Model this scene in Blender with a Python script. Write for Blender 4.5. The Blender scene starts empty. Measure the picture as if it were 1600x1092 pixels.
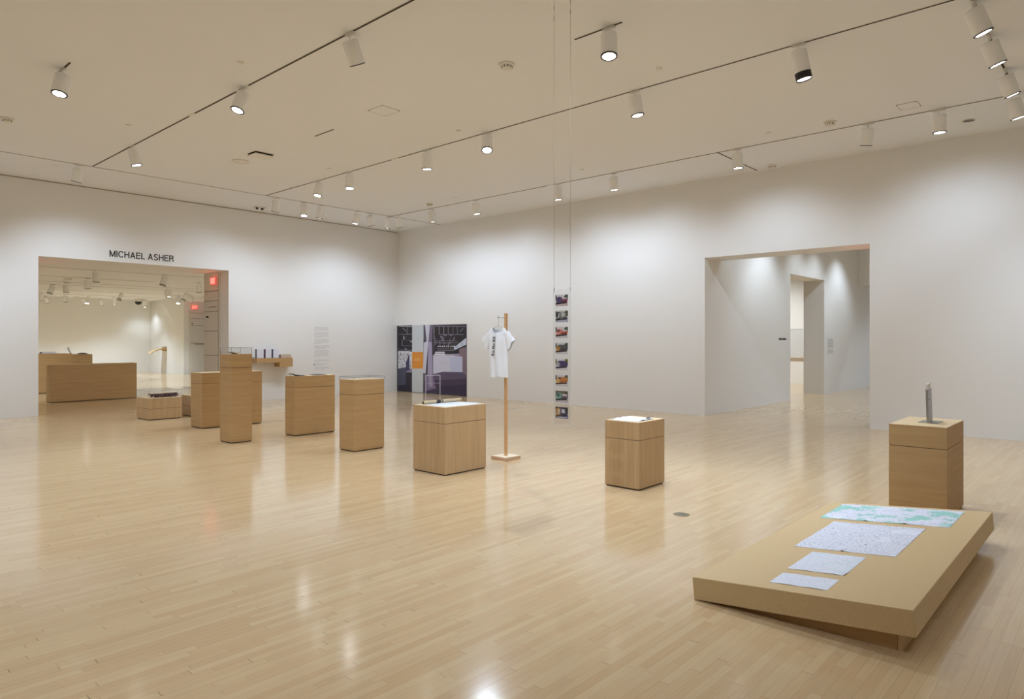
import bpy, bmesh, math, random
from mathutils import Vector, Matrix
C = bpy.context.scene.collection
R = math.radians

# ------------------------------------------------------------ camera, world, exposure
TH = 42.185                                   # heading of the camera in the room, degrees from +X
cam_d = bpy.data.cameras.new('camera'); cam = bpy.data.objects.new('camera', cam_d); C.objects.link(cam)
cam.location = (0, 0, 1.5); cam.rotation_euler = (R(90), 0, R(TH - 90))
cam_d.sensor_width = 36; cam_d.lens = 24.0; cam_d.shift_y = -15 / 1600
cam_d.clip_start = .05; cam_d.clip_end = 200
bpy.context.scene.camera = cam
wd = bpy.data.worlds.new('world'); bpy.context.scene.world = wd; wd.use_nodes = True
wd.node_tree.nodes['Background'].inputs[0].default_value = (.8, .85, 1, 1)
wd.node_tree.nodes['Background'].inputs[1].default_value = 0.05
vs = bpy.context.scene.view_settings
vs.view_transform = 'Standard'; vs.look = 'None'; vs.gamma = 1; vs.use_curve_mapping = False
vs.exposure = -1.11
LAMP_W = 420.0                                # power of one gallery lamp
LAMP_RGB = (.80, .945, 1.14)

XW, YW, ZC, ZF = 12.58, 15.95, 4.66, 3.3      # right wall, left wall, ceilings

# ------------------------------------------------------------ materials
def s2l(c):
    return tuple(((v/255)/12.92 if v/255 <= .04045 else ((v/255+.055)/1.055)**2.4) for v in c[:3]) + (1,)
MC = {}
def mat(name, rgb, rough=.6, metal=0, spec=.5, emit=0, bump=0, bscale=60):
    if name in MC: return MC[name]
    m = bpy.data.materials.new(name); m.use_nodes = True; nt = m.node_tree; b = nt.nodes['Principled BSDF']
    b.inputs['Base Color'].default_value = s2l(rgb); b.inputs['Roughness'].default_value = rough
    b.inputs['Metallic'].default_value = metal; b.inputs['Specular IOR Level'].default_value = spec
    if emit:
        b.inputs['Emission Color'].default_value = s2l(rgb); b.inputs['Emission Strength'].default_value = emit
    if bump:
        n = nt.nodes.new('ShaderNodeTexNoise'); n.inputs['Scale'].default_value = bscale
        bp = nt.nodes.new('ShaderNodeBump'); bp.inputs['Strength'].default_value = bump; bp.inputs['Distance'].default_value = .01
        tc = nt.nodes.new('ShaderNodeTexCoord'); nt.links.new(tc.outputs['Object'], n.inputs['Vector'])
        nt.links.new(n.outputs[0], bp.inputs['Height']); nt.links.new(bp.outputs[0], b.inputs['Normal'])
    MC[name] = m; return m
def flat(rgb):                                # printed ink of one colour
    return mat('ink_%d_%d_%d' % tuple(rgb[:3]), rgb, .45)
def nodes(m):
    m.use_nodes = True; nt = m.node_tree
    return nt, nt.nodes, nt.links, nt.nodes['Principled BSDF']
def math_n(nt, op, a, b=None, c=None):
    n = nt.nodes.new('ShaderNodeMath'); n.operation = op
    for i, v in enumerate((a, b, c)):
        if v is None: continue
        if isinstance(v, (int, float)): n.inputs[i].default_value = v
        else: nt.links.new(v, n.inputs[i])
    return n.outputs[0]
def ramp(nt, fac, stops):
    n = nt.nodes.new('ShaderNodeValToRGB'); cr = n.color_ramp
    while len(cr.elements) < len(stops): cr.elements.new(.5)
    for e, (p, c) in zip(cr.elements, stops): e.position = p; e.color = s2l(c)
    nt.links.new(fac, n.inputs[0]); return n.outputs[0]

def floor_material():                         # narrow maple strips running along X
    m = bpy.data.materials.new('maple_strip_floor'); nt, N, L, b = nodes(m)
    tc = N.new('ShaderNodeTexCoord'); sp = N.new('ShaderNodeSeparateXYZ'); L.new(tc.outputs['Object'], sp.inputs[0])
    W = .048
    ry = math_n(nt, 'DIVIDE', sp.outputs[1], W); row = math_n(nt, 'FLOOR', ry); fy = math_n(nt, 'FRACT', ry)
    w1 = N.new('ShaderNodeTexWhiteNoise'); w1.noise_dimensions = '1D'; L.new(row, w1.inputs['W'])
    w2 = N.new('ShaderNodeTexWhiteNoise'); w2.noise_dimensions = '1D'; L.new(math_n(nt, 'ADD', row, 517.3), w2.inputs['W'])
    ln = math_n(nt, 'MULTIPLY_ADD', w1.outputs[0], .8, .32)
    px = math_n(nt, 'DIVIDE', math_n(nt, 'ADD', sp.outputs[0], math_n(nt, 'MULTIPLY', w2.outputs[0], 9.0)), ln)
    col = math_n(nt, 'FLOOR', px); fx = math_n(nt, 'MULTIPLY', math_n(nt, 'FRACT', px), ln)
    cb = N.new('ShaderNodeCombineXYZ'); L.new(row, cb.inputs[0]); L.new(col, cb.inputs[1])
    w3 = N.new('ShaderNodeTexWhiteNoise'); w3.noise_dimensions = '2D'; L.new(cb.outputs[0], w3.inputs['Vector'])
    base = ramp(nt, w3.outputs[0], [(0, FLOOR_C[0]), (.25, FLOOR_C[1]), (.6, FLOOR_C[2]), (.85, FLOOR_C[3]), (1, FLOOR_C[4])])
    # grain inside each board
    mp = N.new('ShaderNodeMapping'); mp.inputs['Scale'].default_value = (1.2, 26, 1); L.new(tc.outputs['Object'], mp.inputs[0])
    off = N.new('ShaderNodeCombineXYZ'); L.new(math_n(nt, 'MULTIPLY', w3.outputs[0], 40.), off.inputs[0]); L.new(off.outputs[0], mp.inputs['Location'])
    ns = N.new('ShaderNodeTexNoise'); ns.inputs['Scale'].default_value = 3.5; ns.inputs['Detail'].default_value = 5; L.new(mp.outputs[0], ns.inputs['Vector'])
    gr = math_n(nt, 'MULTIPLY_ADD', ns.outputs[0], .20, .90)
    big = N.new('ShaderNodeTexNoise'); big.inputs['Scale'].default_value = .35; L.new(tc.outputs['Object'], big.inputs['Vector'])
    gr = math_n(nt, 'MULTIPLY', gr, math_n(nt, 'MULTIPLY_ADD', big.outputs[0], .10, .95))
    # seams: long edges fine, some darker; butt joints darker
    e1 = math_n(nt, 'LESS_THAN', math_n(nt, 'MINIMUM', fy, math_n(nt, 'SUBTRACT', 1.0, fy)), .016)
    e1 = math_n(nt, 'MULTIPLY', e1, math_n(nt, 'MULTIPLY_ADD', math_n(nt, 'POWER', w1.outputs[0], 2.0), .42, .12))
    e2 = math_n(nt, 'LESS_THAN', fx, .0028)
    e2 = math_n(nt, 'MULTIPLY', e2, math_n(nt, 'MULTIPLY_ADD', math_n(nt, 'POWER', w3.outputs[0], 3.0), .7, .16))
    seam = math_n(nt, 'SUBTRACT', 1.0, math_n(nt, 'MAXIMUM', e1, e2))
    mul = math_n(nt, 'MULTIPLY', gr, seam)
    mx = N.new('ShaderNodeVectorMath'); mx.operation = 'SCALE'; L.new(base, mx.inputs[0]); L.new(mul, mx.inputs['Scale'])
    L.new(mx.outputs[0], b.inputs['Base Color'])
    b.inputs['Roughness'].default_value = FLOOR_ROUGH+.025; b.inputs['Specular IOR Level'].default_value = FLOOR_SPEC
    return m
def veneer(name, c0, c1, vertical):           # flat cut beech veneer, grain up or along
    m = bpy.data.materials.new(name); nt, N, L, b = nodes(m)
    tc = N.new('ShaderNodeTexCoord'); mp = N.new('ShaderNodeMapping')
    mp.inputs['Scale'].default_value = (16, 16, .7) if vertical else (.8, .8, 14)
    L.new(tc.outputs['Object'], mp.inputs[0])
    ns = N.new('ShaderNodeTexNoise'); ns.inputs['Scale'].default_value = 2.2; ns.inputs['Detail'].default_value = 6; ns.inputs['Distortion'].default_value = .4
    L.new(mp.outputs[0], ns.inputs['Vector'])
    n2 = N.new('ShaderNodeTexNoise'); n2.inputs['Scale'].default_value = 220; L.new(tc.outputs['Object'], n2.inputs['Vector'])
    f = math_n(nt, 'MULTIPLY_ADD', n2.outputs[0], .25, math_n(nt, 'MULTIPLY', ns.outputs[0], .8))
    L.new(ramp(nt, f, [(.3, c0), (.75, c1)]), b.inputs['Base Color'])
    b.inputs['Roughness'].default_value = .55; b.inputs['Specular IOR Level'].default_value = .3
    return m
def mdf_material():
    m = bpy.data.materials.new('fibreboard'); nt, N, L, b = nodes(m)
    tc = N.new('ShaderNodeTexCoord'); ns = N.new('ShaderNodeTexNoise'); ns.inputs['Scale'].default_value = 140; ns.inputs['Detail'].default_value = 6
    L.new(tc.outputs['Object'], ns.inputs['Vector'])
    L.new(ramp(nt, ns.outputs[0], [(.3, MDF_C[0]), (.7, MDF_C[1])]), b.inputs['Base Color'])
    b.inputs['Roughness'].default_value = .5; b.inputs['Specular IOR Level'].default_value = .35
    return m
def clear_material():                         # thin clear acrylic
    m = bpy.data.materials.new('clear_acrylic'); m.use_nodes = True; nt = m.node_tree; N = nt.nodes; L = nt.links
    N.remove(N['Principled BSDF']); out = N['Material Output']
    t = N.new('ShaderNodeBsdfTransparent'); t.inputs[0].default_value = (.97, .975, .98, 1)
    g = N.new('ShaderNodeBsdfGlossy'); g.inputs['Roughness'].default_value = .03
    lw = N.new('ShaderNodeLayerWeight'); lw.inputs['Blend'].default_value = .5
    fc = math_n(nt, 'MULTIPLY_ADD', math_n(nt, 'POWER', lw.outputs['Facing'], 4.0), .35, .025)
    mx = N.new('ShaderNodeMixShader'); L.new(fc, mx.inputs[0]); L.new(t.outputs[0], mx.inputs[1]); L.new(g.outputs[0], mx.inputs[2])
    L.new(mx.outputs[0], out.inputs[0]); return m
def map_material(name, dens, teal, ink=(70, 78, 110), seed=0.0, redness=0):
    m = bpy.data.materials.new(name); nt, N, L, b = nodes(m)
    tc = N.new('ShaderNodeTexCoord'); mp = N.new('ShaderNodeMapping'); mp.inputs['Location'].default_value = (seed, seed*.7, 0)
    L.new(tc.outputs['Object'], mp.inputs[0]); v = mp.outputs[0]
    def vor(sc, wd):
        ns = N.new('ShaderNodeTexNoise'); ns.inputs['Scale'].default_value = sc*.5; L.new(v, ns.inputs['Vector'])
        ad = N.new('ShaderNodeVectorMath'); ad.operation = 'MULTIPLY_ADD'; L.new(ns.outputs['Color'], ad.inputs[0])
        ad.inputs[1].default_value = (.6/sc,)*3; L.new(v, ad.inputs[2])
        vo = N.new('ShaderNodeTexVoronoi'); vo.feature = 'DISTANCE_TO_EDGE'; vo.inputs['Scale'].default_value = sc; L.new(ad.outputs[0], vo.inputs['Vector'])
        return math_n(nt, 'LESS_THAN', vo.outputs['Distance'], wd)
    area = N.new('ShaderNodeTexNoise'); area.inputs['Scale'].default_value = 2.6; area.inputs['Detail'].default_value = 3; L.new(v, area.inputs['Vector'])
    am = math_n(nt, 'GREATER_THAN', area.outputs[0], .5 - .12*dens)
    fine = math_n(nt, 'MULTIPLY', vor(46, .035), am); coarse = vor(15, .014)
    lines = math_n(nt, 'MAXIMUM', math_n(nt, 'MULTIPLY', fine, .55*dens), math_n(nt, 'MULTIPLY', coarse, .15+.25*dens))
    spk = N.new('ShaderNodeTexNoise'); spk.inputs['Scale'].default_value = 150; L.new(v, spk.inputs['Vector'])
    dots = math_n(nt, 'MULTIPLY', math_n(nt, 'GREATER_THAN', spk.outputs[0], .66), math_n(nt, 'MULTIPLY', am, .6*dens))
    lines = math_n(nt, 'MAXIMUM', lines, dots)
    tl = N.new('ShaderNodeTexNoise'); tl.inputs['Scale'].default_value = 4.2; tl.inputs['Detail'].default_value = 6; tl.inputs['Roughness'].default_value = .7; L.new(v, tl.inputs['Vector'])
    tf = math_n(nt, 'MULTIPLY', math_n(nt, 'GREATER_THAN', tl.outputs[0], .52), .75*teal)
    m1 = N.new('ShaderNodeMixRGB'); m1.inputs[1].default_value = s2l((226, 230, 243)); m1.inputs[2].default_value = s2l((128, 208, 188)); L.new(tf, m1.inputs[0])
    m2 = N.new('ShaderNodeMixRGB'); m2.inputs[2].default_value = s2l(ink); L.new(m1.outputs[0], m2.inputs[1]); L.new(lines, m2.inputs[0])
    L.new(m2.outputs[0], b.inputs['Base Color']); b.inputs['Roughness'].default_value = .55
    return m

FLOOR_C = [(199, 169, 128), (203, 174, 134), (205, 178, 138), (208, 182, 142), (200, 170, 130)]
FLOOR_ROUGH = .11; FLOOR_SPEC = .62
MDF_C = [(202, 174, 128), (212, 186, 142)]
M_floor = floor_material()
M_wall = mat('white_wall_paint', (236, 235, 233), .6, spec=.35, bump=.03, bscale=90)
M_ceil = mat('ceiling_paint', (238, 238, 238), .8, spec=.2)
M_dark = mat('dark_recess', (52, 42, 32), .8)
M_toe = mat('plinth_toe', (70, 52, 36), .8)
M_vh = veneer('beech_veneer_along', (180, 145, 100), (196, 162, 114), False)
M_vv = veneer('beech_veneer_upright', (182, 150, 110), (200, 169, 128), True)
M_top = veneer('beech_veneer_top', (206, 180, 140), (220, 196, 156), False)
M_mdf = mdf_material()
M_clear = clear_material()
M_edge = mat('acrylic_edge', (150, 150, 146), .3)
M_lamp = mat('lamp_white', (246, 246, 246), .45)
M_black = mat('black_metal', (24, 24, 26), .4)
M_glow = mat('lamp_glow', (255, 253, 248), .5, emit=40)
M_glare = mat('lamp_glare', (250, 252, 255), .5, emit=150)
M_lens_off = mat('lamp_lens', (150, 150, 150), .3)
M_track = mat('track_slot', (48, 38, 28), .7)
M_steel = mat('brushed_steel', (170, 170, 172), .35, metal=.9)
M_white = mat('white_plastic', (232, 228, 218), .5)
M_paper = mat('white_paper', (238, 240, 246), .6)
M_pine = veneer('pine_post', (206, 158, 108), (222, 180, 132), True)
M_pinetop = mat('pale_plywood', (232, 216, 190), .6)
M_cloth = mat('white_cotton', (240, 242, 246), .9, spec=.1, bump=.25, bscale=25)

# ------------------------------------------------------------ mesh helpers
def obj(name, bm, m, parent=None, loc=None, smooth=False):
    me = bpy.data.meshes.new(name); bm.normal_update(); bm.to_mesh(me); bm.free()
    for x in (m if isinstance(m, (list, tuple)) else [m]): me.materials.append(x)
    if smooth:
        for p in me.polygons: p.use_smooth = True
    o = bpy.data.objects.new(name, me); C.objects.link(o)
    if parent: o.parent = parent
    if loc: o.location = loc
    return o
def bx(bm, x0, x1, y0, y1, z0, z1, mi=0, bev=0):
    r = bmesh.ops.create_cube(bm, size=1)
    for v in r['verts']:
        v.co = Vector((x0 if v.co.x < 0 else x1, y0 if v.co.y < 0 else y1, z0 if v.co.z < 0 else z1))
    fs = {f for v in r['verts'] for f in v.link_faces}
    for f in fs: f.material_index = mi
    if bev:
        es = list({e for v in r['verts'] for e in v.link_edges})
        bmesh.ops.bevel(bm, geom=es, offset=bev, segments=2, affect='EDGES', profile=.5)
    return bm
def box(*a, **k): return bx(bmesh.new(), *a, **k)
def lathe(pts, n=32, bm=None, mi=0, ctr=(0, 0)):     # pts (r, z)
    bm = bm or bmesh.new(); rings = []
    for r, z in pts:
        if r < 1e-6: rings.append([bm.verts.new((ctr[0], ctr[1], z))])
        else: rings.append([bm.verts.new((ctr[0]+r*math.cos(2*math.pi*i/n), ctr[1]+r*math.sin(2*math.pi*i/n), z)) for i in range(n)])
    for a, b in zip(rings, rings[1:]):
        for i in range(n):
            j = (i+1) % n
            if len(a) == 1 and len(b) == 1: continue
            vs_ = [a[0], b[j], b[i]] if len(a) == 1 else [a[i], a[j], b[0]] if len(b) == 1 else [a[i], a[j], b[j], b[i]]
            f = bm.faces.new(vs_); f.material_index = mi; f.smooth = True
    bmesh.ops.recalc_face_normals(bm, faces=bm.faces[:]); return bm
def tube(bm, pts, r, n=8, mi=0, closed=False):
    pts = [Vector(p) for p in pts]; rings = []; up = Vector((.13, .21, .97))
    N_ = len(pts)
    for i, p in enumerate(pts):
        a = pts[(i-1) % N_] if closed else pts[max(i-1, 0)]; b = pts[(i+1) % N_] if closed else pts[min(i+1, N_-1)]
        t = (b-a).normalized(); s = t.cross(up).normalized(); u = s.cross(t)
        rr = r[i] if isinstance(r, (list, tuple)) else r
        rings.append([bm.verts.new(p + (s*math.cos(2*math.pi*k/n) + u*math.sin(2*math.pi*k/n))*rr) for k in range(n)])
    pr = list(zip(rings, rings[1:])) + ([(rings[-1], rings[0])] if closed else [])
    for a, b in pr:
        for k in range(n):
            f = bm.faces.new([a[k], a[(k+1) % n], b[(k+1) % n], b[k]]); f.material_index = mi; f.smooth = True
    if not closed: bm.faces.new(rings[0][::-1]).material_index = mi; bm.faces.new(rings[-1]).material_index = mi
    return bm
def prism(bm, poly, z0, z1, mi=0):
    a = [bm.verts.new((x, y, z0)) for x, y in poly]; b = [bm.verts.new((x, y, z1)) for x, y in poly]
    fs = [bm.faces.new(a[::-1]), bm.faces.new(b)] + [bm.faces.new([a[i], a[(i+1) % len(a)], b[(i+1) % len(a)], b[i]]) for i in range(len(a))]
    for f in fs: f.material_index = mi
    bmesh.ops.recalc_face_normals(bm, faces=fs); return bm
def empty(name, loc=(0, 0, 0), rz=0):
    o = bpy.data.objects.new(name, None); C.objects.link(o); o.location = loc; o.rotation_euler = (0, 0, rz); o.empty_display_size = .1
    return o
def tag(o, label, cat, group=None):
    o['label'] = label; o['category'] = cat
    if group: o['group'] = group
    return o
def thing(name, label, cat, loc=(0, 0, 0), rz=0, group=None):
    return tag(empty(name, loc, rz), label, cat, group)
def struct(name, bm, m, loc=None):
    o = obj(name, bm, m, loc=loc); o['kind'] = 'structure'; return o
def copy_tree(o, parent=None):
    c = o.copy(); C.objects.link(c); c.parent = parent
    for ch in list(o.children): copy_tree(ch, c)
    return c
def grid_slab(f, nx, ny, th):                  # thin sheet: f(u,v) -> (x,y,z of its top)
    bm = bmesh.new(); T, B = [], []
    for j in range(ny+1):
        T.append([bm.verts.new(f(i/nx, j/ny)) for i in range(nx+1)])
        B.append([bm.verts.new(Vector(f(i/nx, j/ny))-Vector((0, 0, th))) for i in range(nx+1)])
    for j in range(ny):
        for i in range(nx):
            bm.faces.new([T[j][i], T[j][i+1], T[j+1][i+1], T[j+1][i]]); bm.faces.new([B[j][i], B[j+1][i], B[j+1][i+1], B[j][i+1]])
    for i in range(nx): bm.faces.new([T[0][i+1], T[0][i], B[0][i], B[0][i+1]]); bm.faces.new([T[ny][i], T[ny][i+1], B[ny][i+1], B[ny][i]])
    for j in range(ny): bm.faces.new([T[j][0], T[j+1][0], B[j+1][0], B[j][0]]); bm.faces.new([T[j+1][nx], T[j][nx], B[j][nx], B[j+1][nx]])
    bmesh.ops.recalc_face_normals(bm, faces=bm.faces[:]); return bm
def grotesk(body, cap, width, depth, sw=.135):
    """plain grotesque capitals drawn as strokes, cap height cap, total width width"""
    def arc(cx, cy, rx, ry, a0, a1, n=14): return [(cx+rx*math.cos(R(a0+(a1-a0)*i/n)), cy+ry*math.sin(R(a0+(a1-a0)*i/n))) for i in range(n+1)]
    h = sw/2
    G_ = {'M': (.86, [[(h, 0), (h, 1)], [(h, 1-h*.4), (.43, h*.6)], [(.43, h*.6), (.86-h, 1-h*.4)], [(.86-h, 0), (.86-h, 1)]]),
          'I': (sw, [[(h, 0), (h, 1)]]),
          'C': (.76, [arc(.40, .5, .33, .5-h*.8, 38, 322, 22)]),
          'H': (.74, [[(h, 0), (h, 1)], [(.74-h, 0), (.74-h, 1)], [(h, .52), (.74-h, .52)]]),
          'A': (.76, [[(h*.9, 0), (.38, 1-h*.3)], [(.76-h*.9, 0), (.38, 1-h*.3)], [(.18, .34), (.58, .34)]]),
          'E': (.64, [[(h, 0), (h, 1)], [(h, 1-h), (.64, 1-h)], [(h, .53), (.60, .53)], [(h, h), (.64, h)]]),
          'L': (.56, [[(h, 0), (h, 1)], [(h, h), (.56, h)]]),
          'S': (.70, [arc(.35, .735, .25, .235-h*.5, 20, 180, 12)+arc(.35, .735, .25, .235-h*.5, 180, 262, 6)[1:]+arc(.36, .265, .27, .225-h*.3, 85, -60, 12)+arc(.35, .265, .28, .245-h*.5, -60, -165, 10)[1:]]),
          'R': (.72, [[(h, 0), (h, 1)], [(h, 1-h), (.44, 1-h)]+arc(.44, .745, .2, .255-h, 90, -90, 12)+[(h, .49)], [(.44, .49), (.60, .40), (.645, 0)]])}
    bm = bmesh.new(); x = 0
    for ch in body:
        if ch == ' ': x += .34; continue
        w, strokes = G_[ch]
        for k, st in enumerate(strokes):
            n = len(st); L_, R__ = [], []
            for i, p in enumerate(st):
                a = st[max(i-1, 0)]; b = st[min(i+1, n-1)]; d = Vector((b[0]-a[0], b[1]-a[1])).normalized(); nn = Vector((-d.y, d.x))*h
                L_.append((p[0]+nn.x, p[1]+nn.y)); R__.append((p[0]-nn.x, p[1]-nn.y))
            z = depth*(1-.02*k)
            for i in range(n-1):
                q = [L_[i], L_[i+1], R__[i+1], R__[i]]
                prism(bm, [(x+c[0], max(0, min(1, c[1])) if ch in 'MHAELIR' else c[1]) for c in q], 0, z)
        x += w+.12
    x -= .12
    for v in bm.verts: v.co.x *= width/x; v.co.y *= cap
    return bm
def text_mesh(body, size, depth, width=None, fat=0):
    cu = bpy.data.curves.new('txt', 'FONT'); cu.offset = fat; cu.body = body; cu.size = size; cu.extrude = depth; cu.align_x = 'LEFT'
    t = bpy.data.objects.new('txt', cu); C.objects.link(t); bpy.context.view_layer.update()
    me = bpy.data.meshes.new_from_object(t.evaluated_get(bpy.context.evaluated_depsgraph_get()))
    bpy.data.objects.remove(t); bpy.data.curves.remove(cu)
    bm = bmesh.new(); bm.from_mesh(me); bpy.data.meshes.remove(me)
    xs = [v.co.x for v in bm.verts]; ys = [v.co.y for v in bm.verts]
    x0, x1, y0 = min(xs), max(xs), min(ys)
    for v in bm.verts:
        v.co.x = (v.co.x-x0)*((width/(x1-x0)) if width else 1); v.co.y -= y0
    return bm
# local (u right, v up, w towards the viewer) -> wall frames
F_LEFT = Matrix(((1, 0, 0), (0, 0, -1), (0, 1, 0)))      # on a wall facing -Y: u=+X
F_RIGHT = Matrix(((0, 0, -1), (-1, 0, 0), (0, 1, 0)))    # on a wall facing -X: u=-Y
def onto(bm, F, loc):
    M = F.to_4x4(); M.translation = Vector(loc); bmesh.ops.transform(bm, matrix=M, verts=bm.verts[:]); return bm
def picture(name, w, h, thick, shapes, back, parent=None, F=F_RIGHT):
    """a print: a thin board whose face carries flat patches of ink; shapes = (rgb, [(u,v)...]) in 0..1"""
    bm = bmesh.new(); mats = [flat(back)]; idx = {tuple(back): 0}
    bx(bm, 0, w, 0, h, -thick, 0)
    for k, (c, pts) in enumerate(shapes):
        c = tuple(c)
        if c not in idx: idx[c] = len(mats); mats.append(flat(c))
        vv = [bm.verts.new((u*w, v*h, .00004*(k+1))) for u, v in pts]
        try: f = bm.faces.new(vv)
        except ValueError: continue
        f.normal_update()
        if f.normal.z < 0: f.normal_flip()
        f.material_index = idx[c]
    bm.transform(F.to_4x4())
    return obj(name, bm, mats, parent)

# lamp power factors: right wall washers, left wall washers, next gallery
WRP, WLP, FARP = .52, .39, 1.8
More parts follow.
